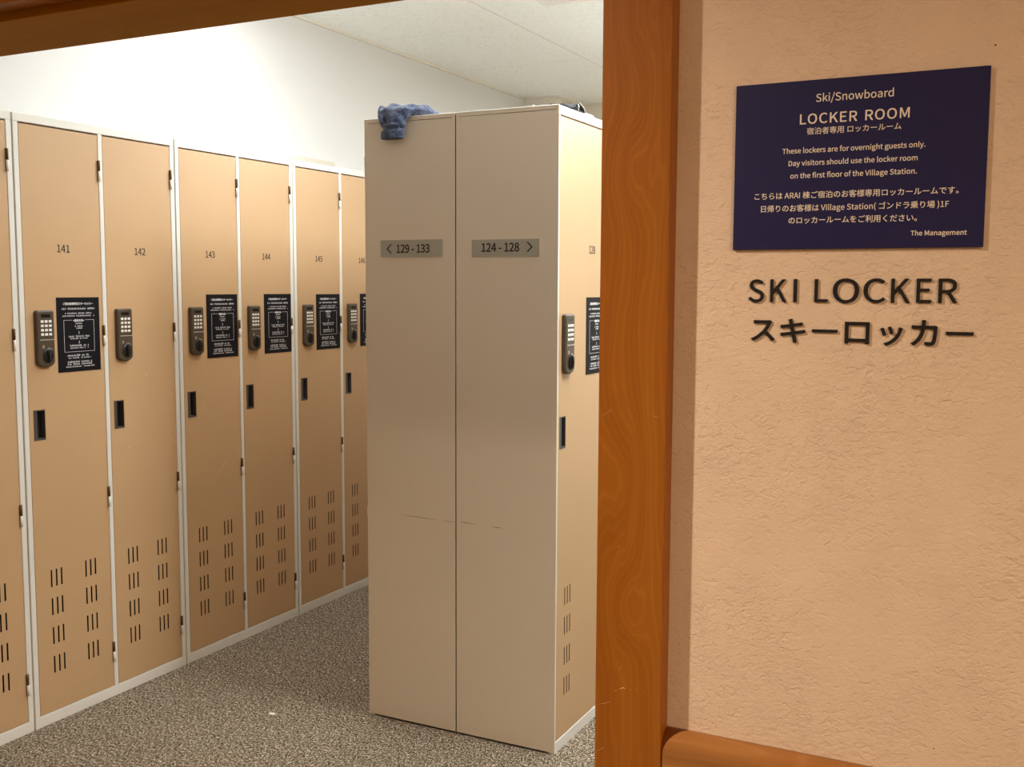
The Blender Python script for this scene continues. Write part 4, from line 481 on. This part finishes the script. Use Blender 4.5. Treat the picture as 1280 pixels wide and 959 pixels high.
def door_mesh(w, slots, hole):
    """door leaf, front at y=0, with its vent slots and the handle hole cut through; origin at the hinge-free bottom corner, z as in the unit"""
    t = .018
    holes = [(u - .0010, u + .0054, z, z + .059) for u in slots for z in (.1725, .2735, .3745, .4725)] + [hole]
    us = sorted({0, w} | {h[0] for h in holes} | {h[1] for h in holes}); zs = sorted({DZ0, DZ1} | {h[2] for h in holes} | {h[3] for h in holes})
    bm = bmesh.new(); V = {}
    def v(u, z, y):
        k = (round(u, 5), round(z, 5), y)
        if k not in V: V[k] = bm.verts.new((u, y, z))
        return V[k]
    inside = lambda u, z: any(h[0] < u < h[1] and h[2] < z < h[3] for h in holes)
    solid = {}
    for i in range(len(us) - 1):
        for j in range(len(zs) - 1):
            solid[i, j] = not inside((us[i] + us[i + 1]) / 2, (zs[j] + zs[j + 1]) / 2)
    for (i, j), s in solid.items():
        if not s: continue
        a, b, c, d = us[i], us[i + 1], zs[j], zs[j + 1]
        bm.faces.new((v(a, c, 0), v(b, c, 0), v(b, d, 0), v(a, d, 0)))
        for (di, dj), (p, q) in {(-1, 0): ((a, c), (a, d)), (1, 0): ((b, c), (b, d)), (0, -1): ((a, c), (b, c)), (0, 1): ((a, d), (b, d))}.items():
            if not solid.get((i + di, j + dj), False):
                dp = t if not (0 <= i + di < len(us) - 1 and 0 <= j + dj < len(zs) - 1) else .0006
                bm.faces.new((v(*p, 0), v(*q, 0), v(*q, dp), v(*p, dp)))
    return mesh('door', bm, TAN)

CACHE = {}
def cached(k, f):
    if k not in CACHE: CACHE[k] = f()
    return CACHE[k]

def handle_mesh():
    bm = bmesh.new(); w, h = .045, .102
    box(bm, 0, .013, -.0012, .022, 0, h)            # broad left lip
    box(bm, w - .0025, w, -.0012, .022, 0, h)
    box(bm, .013, w - .0025, -.0012, .022, h - .004, h)
    box(bm, .013, w - .0025, -.0012, .022, 0, .006)
    box(bm, .013, w - .0025, .018, .022, .006, h - .004, 1)
    return mesh('handle', bm, [GREYP, BLACK])

def lock_outline(inset):
    w, h = .070, .190; i = inset; p = [(i, h - i - .004), (i + .004, h - i), (w - i - .004, h - i), (w - i, h - i - .004)]
    p += [(w - i, .020 + i * .4)]
    for k in range(1, 12):
        a = PI * k / 12
        p.append((w / 2 + (w / 2 - i) * math.cos(a), .020 - (.020 - i) * math.sin(a)))
    p += [(i, .020 + i * .4)]
    return p
def lock_mesh():
    bm = bmesh.new()
    loft(bm, [[(x, y, z) for x, z in lock_outline(i)] for y, i in ((0, 0), (-.010, .0006), (-.0128, .0025), (-.014, .0055))])
    return mesh('lock_case', bm, BRONZE)
def button_mesh():
    bm = bmesh.new(); r = lambda w, h, y: [(-w, y, -h), (w, y, -h), (w, y, h), (-w, y, h)]
    loft(bm, [r(.0054, .0041, 0), r(.0054, .0041, -.0010), r(.0044, .003, -.0016)])
    return mesh('button', bm, BUTTON)
def knob_mesh():
    bm = bmesh.new()
    oval = lambda a, b, y: [(a * math.cos(2 * PI * k / 28), y, b * math.sin(2 * PI * k / 28)) for k in range(28)]
    loft(bm, [oval(.0205, .0235, 0), oval(.0205, .0235, -.003), oval(.018, .021, -.0045)])
    loft(bm, [[(-.0055, -.0045, z * .020), (.0055, -.0045, z * .020), (.004, -.0115 + .003 * abs(z), z * .0195), (-.004, -.0115 + .003 * abs(z), z * .0195)] for z in (-1, -.5, 0, .5, 1)])
    return mesh('knob', bm, BLACK)
def edge_mesh():
    bm = bmesh.new(); box(bm, -.0009, .0009, -.0122, -.0112, -.014, .016)   # lighter grey line along the ridge of the knob
    return mesh('knob_ridge', bm, GREYP)
def arc_mesh():
    bm = bmesh.new()
    tube(bm, [(.0235 * math.sin(a), -.0006, .0262 * math.cos(a)) for a in [-.1 + .15 * k for k in range(7)]], .0010, 6)
    box(bm, -.0225, -.0205, -.0008, 0, .026, .034); box(bm, -.0175, -.0155, -.0008, 0, .026, .034); box(bm, -.0225, -.0155, -.0008, 0, .034, .036)
    return mesh('mark', bm, SILVER)
def divider_mesh():
    return mesh('divider', boxes((.010, .067, -.0147, -.0130, -.0014, .0014)), SILVER)
def hinge_mesh():
    bm = bmesh.new()
    tube(bm, [(0, 0, .037), (0, 0, .072)], .0042, 10, 0); tube(bm, [(0, 0, 0), (0, 0, .036)], .0042, 10, 1)
    box(bm, -.0045, 0, .001, .004, 0, .072, 0); box(bm, 0, .006, .001, .0035, .037, .072, 0)  # the full-height dark strip paints a shadow line beside the hinge
    return mesh('hinge', bm, [HINGE_D, IVORY])

def notice_mesh(w, h):
    rnd = random.Random(7); bm = bmesh.new(); box(bm, 0, w, -.0012, 0, 0, h, 0)
    def glyphrow(fy, fw, fh, cx=.5, dens=.95):
        """a row of print too small to read: one little cross-barred block per character"""
        ph = fh * h; pw = ph * dens; n = int(fw * w / pw); x = cx * w - n * pw / 2; z = h * (1 - fy)
        for k in range(n):
            if rnd.random() < .07: x += pw; continue
            t = ph * .16
            for q in range(rnd.choice((2, 2, 3))):
                zz = z - ph / 2 + ph * (q + .3) / 3; a = rnd.random() * .2; b = .7 + rnd.random() * .15
                box(bm, x + a * pw, x + b * pw, -.0015, -.0012, zz, zz + t, 1)
            xx = x + pw * (.2 + .5 * rnd.random())
            box(bm, xx, xx + t, -.0015, -.0012, z - ph / 2, z + ph / 2, 1); x += pw
    add_mesh(bm, bold_text('ご宿泊者様専用スキーロッカー', .15 * w, .85 * w, h * (1 - .098), .0003, 4, depth=.0003, res=1), 1)
    for v in bm.verts:
        if abs(v.co.y) < .00035 and v.co.z > h * .88 and v.co.x > .13 * w and v.co.x < .87 * w and 0 < v.co.z < h: v.co.y -= .0012
    n0 = len(bm.verts); add_mesh(bm, bold_text('<使用方法>', .37 * w, .63 * w, h * (1 - .325), .0003, 4, depth=.0003, res=1), 1); bm.verts.ensure_lookup_table()
    for v in bm.verts[n0:]: v.co.y -= .0012
    for row in ((.151, .80, .026), (.213, .64, .02), (.247, .77, .02), (.352, .18, .017), (.388, .2, .02), (.415, .17, .018), (.524, .5, .024), (.553, .42, .018),
                (.648, .46, .024), (.68, .45, .018), (.781, .6, .025), (.813, .53, .017), (.867, .6, .024), (.898, .6, .024), (.932, .72, .018)): glyphrow(*row)
    L = .0009
    for a, b, c, d in ((.155, .86, .731, .731), (.155, .155, .305, .731), (.86, .86, .305, .731), (.155, .34, .305, .305), (.66, .86, .305, .305)):
        box(bm, a * w - L / 2, b * w + L / 2, -.0015, -.0012, h * (1 - d) - L / 2, h * (1 - c) + L / 2, 1)
    for fy in (.475, .605):
        z = h * (1 - fy); box(bm, .5 * w - .0008, .5 * w + .0008, -.0015, -.0012, z - .003, z + .005, 1); box(bm, .5 * w - .002, .5 * w + .002, -.0015, -.0012, z - .004, z - .0025, 1)
    return mesh('notice', bm, [NOTICE, WHITE])

def digital_lock(parent, u, z, short=False):
    k = put('digital_lock', cached('lock', lock_mesh), parent, (u, -.0003, z))
    for r in range(4):
        for c in range(3): put('button', cached('btn', button_mesh), k, (.0197 + c * .0158, -.0139, .190 - .0365 - r * .0144))
    put('display', cached('lcd', lambda: mesh('display', boxes((.017, .053, -.0145, -.0135, .1665, .1775)), LCD)), k)
    put('divider', cached('div', divider_mesh), k, (0, 0, .0925))
    put('knob', cached('knob', knob_mesh), k, (.0395, -.0138, .0385)); put('knob_ridge', cached('edge', edge_mesh), k, (.0395, -.0138, .0385))
    put('mark', cached('arc', arc_mesh), k, (.041, -.0139, .0385))
    return k

def locker_unit(label, loc, rz, nums, doors, width, depth, group, notices=(), side=None, jamb=.0205):
    """doors: list of (u0, w); notices: (door index, u, z, w)"""
    t = thing('locker_unit', label, 'locker', loc, rz, group)
    bm = bmesh.new(); s = .012; D = depth
    us0, us1 = 0, width
    if side: us0 = .0012
    box(bm, us0, us0 + s - .002, .02, D, 0, H - .001); box(bm, width - s, width, .02, D, 0, H - .001); box(bm, us0, width, D - .006, D, 0, H - .001)
    box(bm, us0, width, 0.0, D, H - .027, H)            # top box
    box(bm, us0, width, 0.0, D, 0, DZ0 - .0025)         # plinth
    ed = [us0]
    for u0, w in doors: ed += [u0 - .002, u0 + w + .002]
    ed += [width]
    for i in range(0, len(ed), 2): box(bm, ed[i], ed[i + 1], 0.0, .022, DZ0 - .0025, H - .027)
    bevel(put('body', mesh('body', bm, IVORY), t), .0012, 1)
    bm = bmesh.new()
    for u0, w in doors: box(bm, u0 - .004, u0 + w + .004, .030, .036, DZ0 - .002, H - .0275)  # sheet behind each door, coloured as the unlit inside
    put('slot_shade', mesh('slot_shade', bm, SLOT_SHADE), t)
    for i, (u0, w) in enumerate(doors):
        sl = [a for c in (.0841, w - .0880) for a in (c - .0225, c - .0018, c + .0186)]
        hole = (.0165, .0615, .980, 1.082) if not side else (.012, .055, .988, 1.088)
        d = put('door', cached(('door', w, bool(side)), lambda: door_mesh(w, sl, hole)), t, (u0, .0012, 0))
        put('handle', cached('handle', handle_mesh), d, (hole[0], 0, hole[2]))
        nc = .1585 if not side else .262
        if nums[i]: put('number', bold_text(nums[i], nc - .0250, nc + .0270, 1.6065, .0006, 4, cap=.0250, depth=.0003), d, (0, -.0001, 0)).data.materials.append(INK)
        digital_lock(t, u0 + (.031 if not side else .022), 1.2225)
        for z in (1.857, 1.283, .705, .1315): put('hinge', cached('hinge', hinge_mesh), t, (u0 + w + .0008, -.0035, z))
    for i, u, z, w in notices:
        put('notice', cached(('notice', w), lambda: notice_mesh(w, .2545)), t, (doors[i][0] + u, .0010, z))
    return t

ROW = 'two-door locker units along the left wall'
XL, P0, PITCH_U = -2.974, 2.3415, .7045
DD = [(.0210, .3165), (.3600, .3165)]
def row(k, label, nums, notices):
    return locker_unit(label, (XL, P0 + k * PITCH_U, 0), PI / 2, nums, DD, .6985, .36, ROW, notices)
U = {}
U[139] = row(-1, 'leftmost locker unit, cut off by the left edge, no number in view', ['139', '140'], [])
U[141] = row(0, 'tan locker unit with doors numbered 141 and 142', ['141', '142'], [(0, .1215, 1.200, .1795)])
U[143] = row(1, 'tan locker unit with doors numbered 143 and 144', ['143', '144'], [(0, .1300, 1.2065, .1795), (1, .1380, 1.206, .1795)])
U[145] = row(2, 'tan locker unit numbered 145 and 146, running behind the island', ['145', '146'], [(0, .1330, 1.2035, .1795), (1, .1400, 1.204, .1795)])
U[147] = row(3, 'tan locker unit beyond number 146, hidden behind the island', ['147', '148'], [(0, .13, 1.205, .1795)])

ISL = 'back-to-back locker units of the island'
DI = [(.0105, .522), (.5565, .522)]
ui = locker_unit('right half of the island, with door 128 and the 124 - 128 plate', (-1.3425, 2.972, 0), PI / 2, ['128', '127'], DI, 1.10, .3605, ISL, [(0, .2175, 1.2085, .1795)], side=True)
uj = locker_unit('left half of the island, with the 129 - 133 plate under the cloth', (-2.0545, 4.072, 0), -PI / 2, ['130', '129'], [(.0215, .522), (.5675, .522)], 1.10, .3475, ISL, [], side=True)

def side_panel(t, x0, x1, flip):
    """end panel of a unit, built in world coordinates and handed to the unit"""
    Y = 2.972; bm = bmesh.new()
    box(bm, x0, x1, Y - .0015, Y + .0015, .006, 2.0335)                   # sheet
    box(bm, x0 + .011, x1 - .011, Y - .0015, Y + .0015, 2.0350, H)         # folded top edge
    for a, b in ((x0, x0 + .0095), (x1 - .0095, x1)): box(bm, a, b, Y - .0015, Y + .0015, 2.0345, H)
    for a, b in ((x0, x0 + .0105), (x1 - .0105, x1)): box(bm, a, b, Y - .0020, Y - .0012, 2.0215, H)   # corner tabs
    tube(bm, [(x0, Y - .0002, H - .0002), (x1, Y - .0002, H - .0002)], .0017, 8, 1)                       # rolled top edge
    o = put('side_panel', mesh('side_panel', bm, [PANEL, IVORY])); bevel(o, .0005, 1)
    o.parent = t; o.matrix_parent_inverse = (Matrix.Translation(t.location) @ t.rotation_euler.to_matrix().to_4x4()).inverted()
    return o
locker_unit('rear unit of the island on the right aisle, behind door 128', (-1.3425, 4.076, 0), PI / 2, ['126', '125', '124'], [(.0105, .522), (.5565, .522), (1.1025, .522)], 1.635, .3605, ISL, [(0, .2175, 1.2085, .1795)], side=True)
locker_unit('rear unit of the island on the left aisle, behind the end panel', (-2.0545, 5.711, 0), -PI / 2, ['133', '132', '131'], [(.0105, .522), (.5565, .522), (1.1025, .522)], 1.635, .3475, ISL, [], side=True)
pr = side_panel(ui, -1.7027, -1.3425, 0)
pl = side_panel(uj, -2.0545, -1.7068, 0)
def plate(parent, x0, x1, z0, z1, s, tx0, tx1, arrow, ax):
    bm = bmesh.new(); Y = 2.972 - .0015; box(bm, x0, x1, Y - .002, Y, z0, z1, 0)
    me = bold_text(s, tx0, tx1, 1.6075, .0009, 8, cap=.0258, depth=.0003)
    me.transform(Matrix.Translation((0, Y - .002, 0))); add_mesh(bm, me, 1)
    zc = 1.6205; h = .0155; w = .016 * arrow; k = .0060 * arrow
    pts = [(ax, zc + h), (ax + k, zc + h), (ax + w + k, zc), (ax + k, zc - h), (ax, zc - h), (ax + w, zc)]
    for q in (pts[0:3] + [pts[5]], [pts[5]] + pts[2:5]):
        loft(bm, [[(x, y, z) for x, z in q] for y in (Y - .0023, Y - .0019)], 1)
    o = put('number_plate', mesh('number_plate', bm, [GREYPLATE, PLATE_INK])); o.parent = parent; o.matrix_parent_inverse = Matrix(parent.matrix_parent_inverse).copy()
    return o
bpy.context.view_layer.update()
def reparent(o, p):
    bpy.context.view_layer.update(); o.parent = p; o.matrix_parent_inverse = p.matrix_world.inverted()
a = plate(pr, -1.6440, -1.4050, 1.5905, 1.6455, '124 - 128', -1.6085, -1.4745, 1, -1.4500); a['label'] = 'grey plate reading 124 - 128 with an arrow to the right'; reparent(a, pr)
a = plate(pl, -1.9920, -1.7520, 1.5925, 1.6495, '129 - 133', -1.9290, -1.8010, -1, -1.9465); a['label'] = 'grey plate reading 129 - 133 with an arrow to the left'; reparent(a, pl)
# dark scuff running across both end panels
SC = mat('scuff_brown', srgb(118, 92, 66), .7)
def scratch(parent, name, pts, r, m):
    bm = bmesh.new(); n = len(pts); tube(bm, pts, [r * (.25 if i in (0, n - 1) else 1) for i in range(n)], 5)
    o = put(name, mesh(name, bm, m)); reparent(o, parent); return o
for seg in (((-1.915, .7255), (-1.87, .7245), (-1.83, .7235), (-1.78, .722)), ((-1.755, .7225), (-1.735, .7215), (-1.709, .721))): scratch(pl, 'scuff', [(x, 2.9705, z) for x, z in seg], .0009, SC)
for seg in (((-1.688, .7265), (-1.675, .7245), (-1.66, .725), (-1.628, .723)), ((-1.572, .7225), (-1.556, .7205), (-1.545, .722), (-1.528, .718))): scratch(pr, 'scuff', [(x, 2.9705, z) for x, z in seg], .0010, SC)
SL = mat('bare_scratch', srgb(232, 208, 168), .5)
def arc(t, pts): 
    X = XL - .0010
    scratch(t, 'scratch', [(X, y, z) for y, z in pts], .0009, SL)
arc(U[141], [(2.9673, 0.9453), (2.9836, 0.9207), (3.0004, 0.9024), (3.026, 0.8841)])
arc(U[141], [(2.7645, 0.8962), (2.7805, 0.9032), (2.7926, 0.9108)])
arc(U[141], [(2.8649, 1.1651), (2.873, 1.1632), (2.8807, 1.1701)])
arc(U[143], [(3.222, 0.826), (3.2263, 0.8083), (3.2354, 0.7933)])
arc(U[143], [(3.2228, 0.6994), (3.2481, 0.7331), (3.2735, 0.7636), (3.2907, 0.7783)])
arc(U[143], [(3.0837, 1.1378), (3.0813, 1.1217)])
arc(U[141], [(2.57, 0.1219), (2.5661, 0.1125)])
arc(U[141], [(2.6086, 1.5342), (2.614, 1.541)])


# ------------------------------------------------------------------ things lying on top of the lockers
bm = boxes((-.2, 0, 0, .232, 0, .0195), (-.198, -.003, .003, .229, .0195, .0205))
t = put('flat_board', mesh('flat_board', bm, m_paint('pale_board', srgb(192, 187, 172), .6, .01)), None, (XL - .001, 3.830, H + .0005)); bevel(t, .0015)
tag(t, 'flat ivory board lying on top of lockers 145 and 146', 'board')

# crumpled cloth hanging over the front edge of the island
def cloth():
    rnd = random.Random(3); bm = bmesh.new(); N_ = 40
    # (x centre, y, z, half width, half thickness, tilt of the thickness direction: 0 = lies flat on top, 1 = hangs)
    st = [(-1.885, 3.120, 2.0550, .055, .003, 0), (-1.900, 3.060, 2.0650, .085, .012, 0), (-1.912, 3.010, 2.0690, .088, .017, 0), (-1.918, 2.978, 2.0690, .081, .019, .2), (-1.924, 2.955, 2.0590, .068, .019, .5),
          (-1.926, 2.9470, 2.0430, .055, .019, .85), (-1.926, 2.9465, 2.0280, .047, .019, 1), (-1.925, 2.9450, 2.0170, .0455, .0215, 1), (-1.925, 2.9480, 2.0080, .0410, .017, 1),
          (-1.927, 2.9460, 2.0000, .0435, .020, 1), (-1.928, 2.9460, 1.9880, .0435, .020, 1), (-1.929, 2.9465, 1.9775, .0425, .0195, 1), (-1.929, 2.9470, 1.9755, .0385, .016, 1), (-1.929, 2.9475, 1.9850, .0365, .0135, 1)]
    rings = []
    for i, (cx, y, z, a, b, h) in enumerate(st):
        ny, nz = -math.sin(h * PI / 2), math.cos(h * PI / 2); r = []
        for k in range(N_):
            th = 2 * PI * k / N_; px = a * math.copysign(abs(math.cos(th)) ** .8, math.cos(th)); q = b * math.sin(th)
            wr = 0
            if 1 <= i <= 8:
                wr = .0045 * math.sin(px * 95 + i * 1.1) + .0035 * math.sin(px * 170 - i * 1.9) + .002 * math.sin(px * 330 + i * 3)
            elif i < 12: wr = .0012 * math.sin(px * 120 + i)
            q += wr * (1 if math.sin(th) > 0 else .1)
            r.append((cx + px, y + ny * q, z + nz * q + (.010 * max(0, -px / a) ** 3 if i in (2, 3, 4) else 0)))
        rings.append(r)
    fine = []
    for a, b in zip(rings, rings[1:]):
        for s in range(4): fine.append([Vector(p).lerp(Vector(q), s / 4) for p, q in zip(a, b)])
    fine.append([Vector(p) for p in rings[-1]])
    from mathutils import noise
    for i, r in enumerate(fine):
        g = min(1, i / 6) * (1 if i < 26 else .35)
        for p in r:
            q = Vector((p.x * 34, p.y * 34, p.z * 26)); f1 = abs(noise.noise(q)); f2 = abs(noise.noise(q * 2.3 + Vector((5, 2, 1))))
            d = g * (.012 * (f1 - .28) + .006 * (f2 - .25)); top = i < 18
            p += Vector((.25 * d, -.9 * d if not top else -.3 * d, (1.1 * d + .002) if top else .1 * d))
            if p.y > 2.9675 and p.z < H + .004: p.z = H + .004
            elif p.y > 2.9670 and p.z <= H + .004: p.y = 2.9670
    loft(bm, fine, smooth=True)
    return bm
m = mat('blue_grey_fleece', srgb(70, 80, 108), .95); n = N(m); v = n.coord()
n.l(n.ramp(n.noise(v, 55, 4, .6), [(.3, srgb(40, 48, 74)), (.7, srgb(88, 100, 130))]), n.b.inputs['Base Color']); n.bump(n.noise(v, 70, 4, .6, 1.0), .9, .010); n.b.inputs['Sheen Weight'].default_value = .2
t = put('cloth_garment', mesh('cloth_garment', cloth(), m)); sub = t.modifiers.new('subdivision', 'SUBSURF'); sub.levels = 1; sub.render_levels = 1
tag(t, 'crumpled blue-grey cloth garment hanging over the top of the island', 'clothing')

# dark strap with a folded buckle, top right
DK = mat('charcoal_webbing', srgb(38, 40, 42), .8); BK = mat('buckle_grey', srgb(120, 120, 120), .45)
t = thing('strap', 'dark grey strap with a folded buckle lying on top of the island', 'strap', (-1.372, 3.0, H))
bm = bmesh.new()
path = [(.012, -.02, .003), (.018, .01, .008), (.018, .05, .006), (.012, .09, .012), (.004, .13, .022), (.002, .17, .012), (.004, .22, .006), (.010, .27, .004)]
loft(bm, [[(x - .020, y, z - .002), (x + .010, y, z - .003), (x + .010, y, z + .001), (x - .020, y, z + .003)] for x, y, z in path])
put('webbing', mesh('webbing', bm, DK), t)
bm = bmesh.new()
loft(bm, [[(-.03, y, z), (.014, y, z), (.014, y + .004, z + .003), (-.03, y + .004, z + .003)] for y, z in ((.085, .010), (.155, .030), (.190, .020), (.206, .008))])
put('buckle', mesh('buckle', bm, DK), t)
bm = bmesh.new(); tube(bm, [(.016, .157, .034), (.016, .192, .024), (.016, .206, .012)], .0022, 6); tube(bm, [(.015, .150, .029), (.0155, .152, .010)], .0018, 6)
put('buckle_edge', mesh('buckle_edge', bm, SILVER), t)
bm = bmesh.new(); box(bm, .0, .022, .20, .262, .004, .008)
put('label_tab', mesh('label_tab', bm, WHITEP), t)

bm = bmesh.new()
tube(bm, [(0, 0, 0), (.0, 0, .008), (0, 0, .0135)], [.0055, .006, .002], 12, 0); tube(bm, [(.010, .003, 0), (.021, .004, 0)], [.0055, .003], 10, 1)
for v in bm.verts: v.co.z += .004 if v.co.x > .0095 else 0
t = put('bottle_cap', mesh('bottle_cap', bm, [WHITEP, BLACK]), None, (-1.452, 3.02, H)); tag(t, 'tiny white and black cap on the top right of the island', 'cap')

# ------------------------------------------------------------------ signs on the plaster wall
K = WY / 1.55
def wz(z): return 1.5 + (z - 1.5) * K
K2 = (WY - .0045) / 1.55
sz = lambda z: 1.5 + (z - 1.5) * K2
sb = put('notice_board', mesh('notice_board', boxes((-.4172 * K2, -.0780 * K2, WY - .0045, WY - .0002, sz(1.5540), sz(1.7915))), NAVY))
bevel(sb, .0006, 1); tag(sb, 'navy acrylic locker room notice on the plaster wall', 'sign')
LINES = [('Ski/Snowboard', -.3028, -.1985, 1.7605, None, .00012), ('LOCKER ROOM', -.3244, -.1770, 1.7306, .0138, .00022), ('宿泊者専用 ロッカールーム', -.3142, -.1872, 1.7163, None, .00008),
         ('These lockers are for overnight guests only.', -.3480, -.1553, 1.6902, None, .00015), ('Day visitors should use the locker room', -.3387, -.1646, 1.6726, None, .00015), ('on the first floor of the Village Station.', -.3358, -.1649, 1.6548, None, .00015),
         ('こちらは ARAI 棟ご宿泊のお客様専用ロッカールームです。', -.3866, -.1112, 1.6268, None, .00010), ('日帰りのお客様は Village Station( ゴンドラ乗り場 )1F', -.3767, -.1225, 1.6086, None, .00010), ('のロッカールームをご利用ください。', -.3365, -.1625, 1.5912, None, .00010),
         ('The Management', -.1700, -.0988, 1.5708, None, .00015)]
bm = bmesh.new()
for s, a, b, z, cap, bold in LINES:
    sp = 520 if s == 'LOCKER ROOM' else None
    ls = 60 if s == 'LOCKER ROOM' else 0
    add_mesh(bm, bold_text(s, a * K2, b * K2, sz(z), bold, 4, cap=cap and cap * K2, depth=.0003, res=3, space=sp, spacing=ls), 0)
o = put('lettering', mesh('lettering', bm, SIGN_INK), sb, (0, WY - .0045, 0))

RAISED = [('S', -.3930, -.3705, 1.4771, 1.5109), ('K', -.3613, -.3378, 1.4778, 1.5109), ('I', -.3276, -.3226, 1.4780, 1.5113), ('L', -.2978, -.2789, 1.4784, 1.5113), ('O', -.2721, -.2360, 1.4773, 1.5123),
          ('C', -.2301, -.2005, 1.4779, 1.5124), ('K', -.1933, -.1685, 1.4783, 1.5120), ('E', -.1600, -.1405, 1.4787, 1.5121), ('R', -.1318, -.1076, 1.4789, 1.5121)]
KANA = [('ス', -.3877, -.3534, 1.4200, 1.4512), ('キ', -.3450, -.3091, 1.4190, 1.4537), ('ー', -.2996, -.2638, 1.4348, 1.4392), ('ロ', -.2539, -.2201, 1.4200, 1.4509), ('ッ', -.2057, -.1760, 1.4180, 1.4455), ('カ', -.1649, -.1308, 1.4195, 1.4552), ('ー', -.1201, -.0852, 1.4352, 1.4399)]
LBL = ['first letter S of the line SKI LOCKER', 'letter K of the word SKI', 'letter I of the word SKI', 'letter L of the word LOCKER', 'letter O of the word LOCKER', 'letter C of the word LOCKER', 'letter K of the word LOCKER', 'letter E of the word LOCKER', 'last letter R of the word LOCKER']
LBK = ['first character su of the kana line', 'second character ki of the kana line', 'long dash after ki in the kana line', 'square character ro in the kana line', 'small tsu after the square in the kana line', 'character ka in the kana line', 'last long dash of the kana line']
for (ch, a, b, z0, z1), lb in zip(RAISED + KANA, LBL + LBK):
    kana = ch in 'スキーロッカ'; bd = .0007 if kana else .00035
    KK = (WY - .006) / 1.55; f = lambda z: 1.5 + (z - 1.5) * KK; e = bd * .9
    x0, x1, y0, y1 = a * KK + e, b * KK - e, f(z0) + e, f(z1) - e
    one = text_mesh('sign_letter', ch, x0, x1, y0, depth=.0024, res=8, zbox=(y0, y1)); bm = bmesh.new()
    for k in range(9):                                        # thicken the strokes evenly
        c2 = one.copy(); c2.transform(Matrix.Translation((bd * math.cos(k * PI / 4) * (k < 8), .00001 * k, bd * math.sin(k * PI / 4) * (k < 8)))); add_mesh(bm, c2, 0)
    me = bpy.data.meshes.new('sign_letter'); bm.to_mesh(me); bm.free()
    cx, cz = (x0 + x1) / 2, (y0 + y1) / 2; me.transform(Matrix.Translation((-cx, -.0001, -cz))); me.materials.append(LETTER)
    o = put('sign_letter', me, None, (cx, WY, cz)); tag(o, 'raised black sign letter: ' + lb, 'letter', 'raised letters on the plaster wall' if not kana else 'raised kana on the plaster wall')

# scuffs on the wooden casing
casing = bpy.data.objects['trim_2']
SW = mat('bare_wood_scuff', srgb(226, 172, 120), .7)
scratch(casing, 'scuff', [(x, CY - .0001, z) for x, z in [(-0.5455, 0.9022), (-0.5411, 0.9041)]], .0008, SW)
scratch(casing, 'scuff', [(x, CY - .0001, z) for x, z in [(-0.5374, 0.9065), (-0.5309, 0.9099), (-0.5265, 0.9089)]], .0008, SW)
scratch(casing, 'scuff', [(x, CY - .0001, z) for x, z in [(-0.52, 0.9094), (-0.5189, 0.9088)]], .0008, SW)
scratch(casing, 'scuff', [(x, CY - .0001, z) for x, z in [(-0.5109, 0.9103), (-0.5088, 0.91)]], .0008, SW)
scratch(casing, 'scuff', [(x, CY - .0001, z) for x, z in [(-0.4984, 0.9112), (-0.4969, 0.9097)]], .0008, SW)
scratch(casing, 'scuff', [(x, CY - .0001, z) for x, z in [(-0.5427, 1.1222), (-0.5397, 1.1198)]], .0008, SW)
scratch(casing, 'scuff', [(x, CY - .0001, z) for x, z in [(-0.5368, 0.9368), (-0.5339, 0.9422)]], .0008, SW)
scratch(casing, 'scuff', [(x, CY - .0001, z) for x, z in [(-0.5693, 0.8775), (-0.5508, 0.8845)]], .0008, SW)
scratch(casing, 'scuff', [(x, CY - .0001, z) for x, z in [(-0.5721, 0.8047), (-0.5598, 0.8123)]], .0008, SW)
scratch(casing, 'scuff', [(x, CY - .0001, z) for x, z in [(-0.5684, 1.3124), (-0.554, 1.3214)]], .0008, SW)
scratch(casing, 'scuff', [(x, CY - .0001, z) for x, z in [(-0.5784, 1.3813), (-0.5744, 1.397)]], .0008, SW)
scratch(casing, 'scuff', [(x, CY - .0001, z) for x, z in [(-0.491, 1.3162), (-0.483, 1.3147)]], .0008, SW)


# ------------------------------------------------------------------ scraps on the carpet
rnd = random.Random(5)
for (x, y, r), lb in zip(((-2.357, 2.8125, .011), (-2.285, 3.2055, .0045)), ('larger white paper scrap on the carpet in front of locker 143', 'tiny white speck on the carpet beside the island')):
    bm = bmesh.new()
    q = [(r * (1 + .3 * rnd.random()) * math.cos(2 * PI * k / 9), .55 * r * (1 + .4 * rnd.random()) * math.sin(2 * PI * k / 9)) for k in range(9)]
    loft(bm, [[(a, b, z) for a, b in q] for z in (.0, .0025)])
    tag(put('paper_scrap', mesh('paper_scrap', bm, WHITEP), None, (x, y, .0003)), lb, 'scrap', 'white scraps on the carpet')
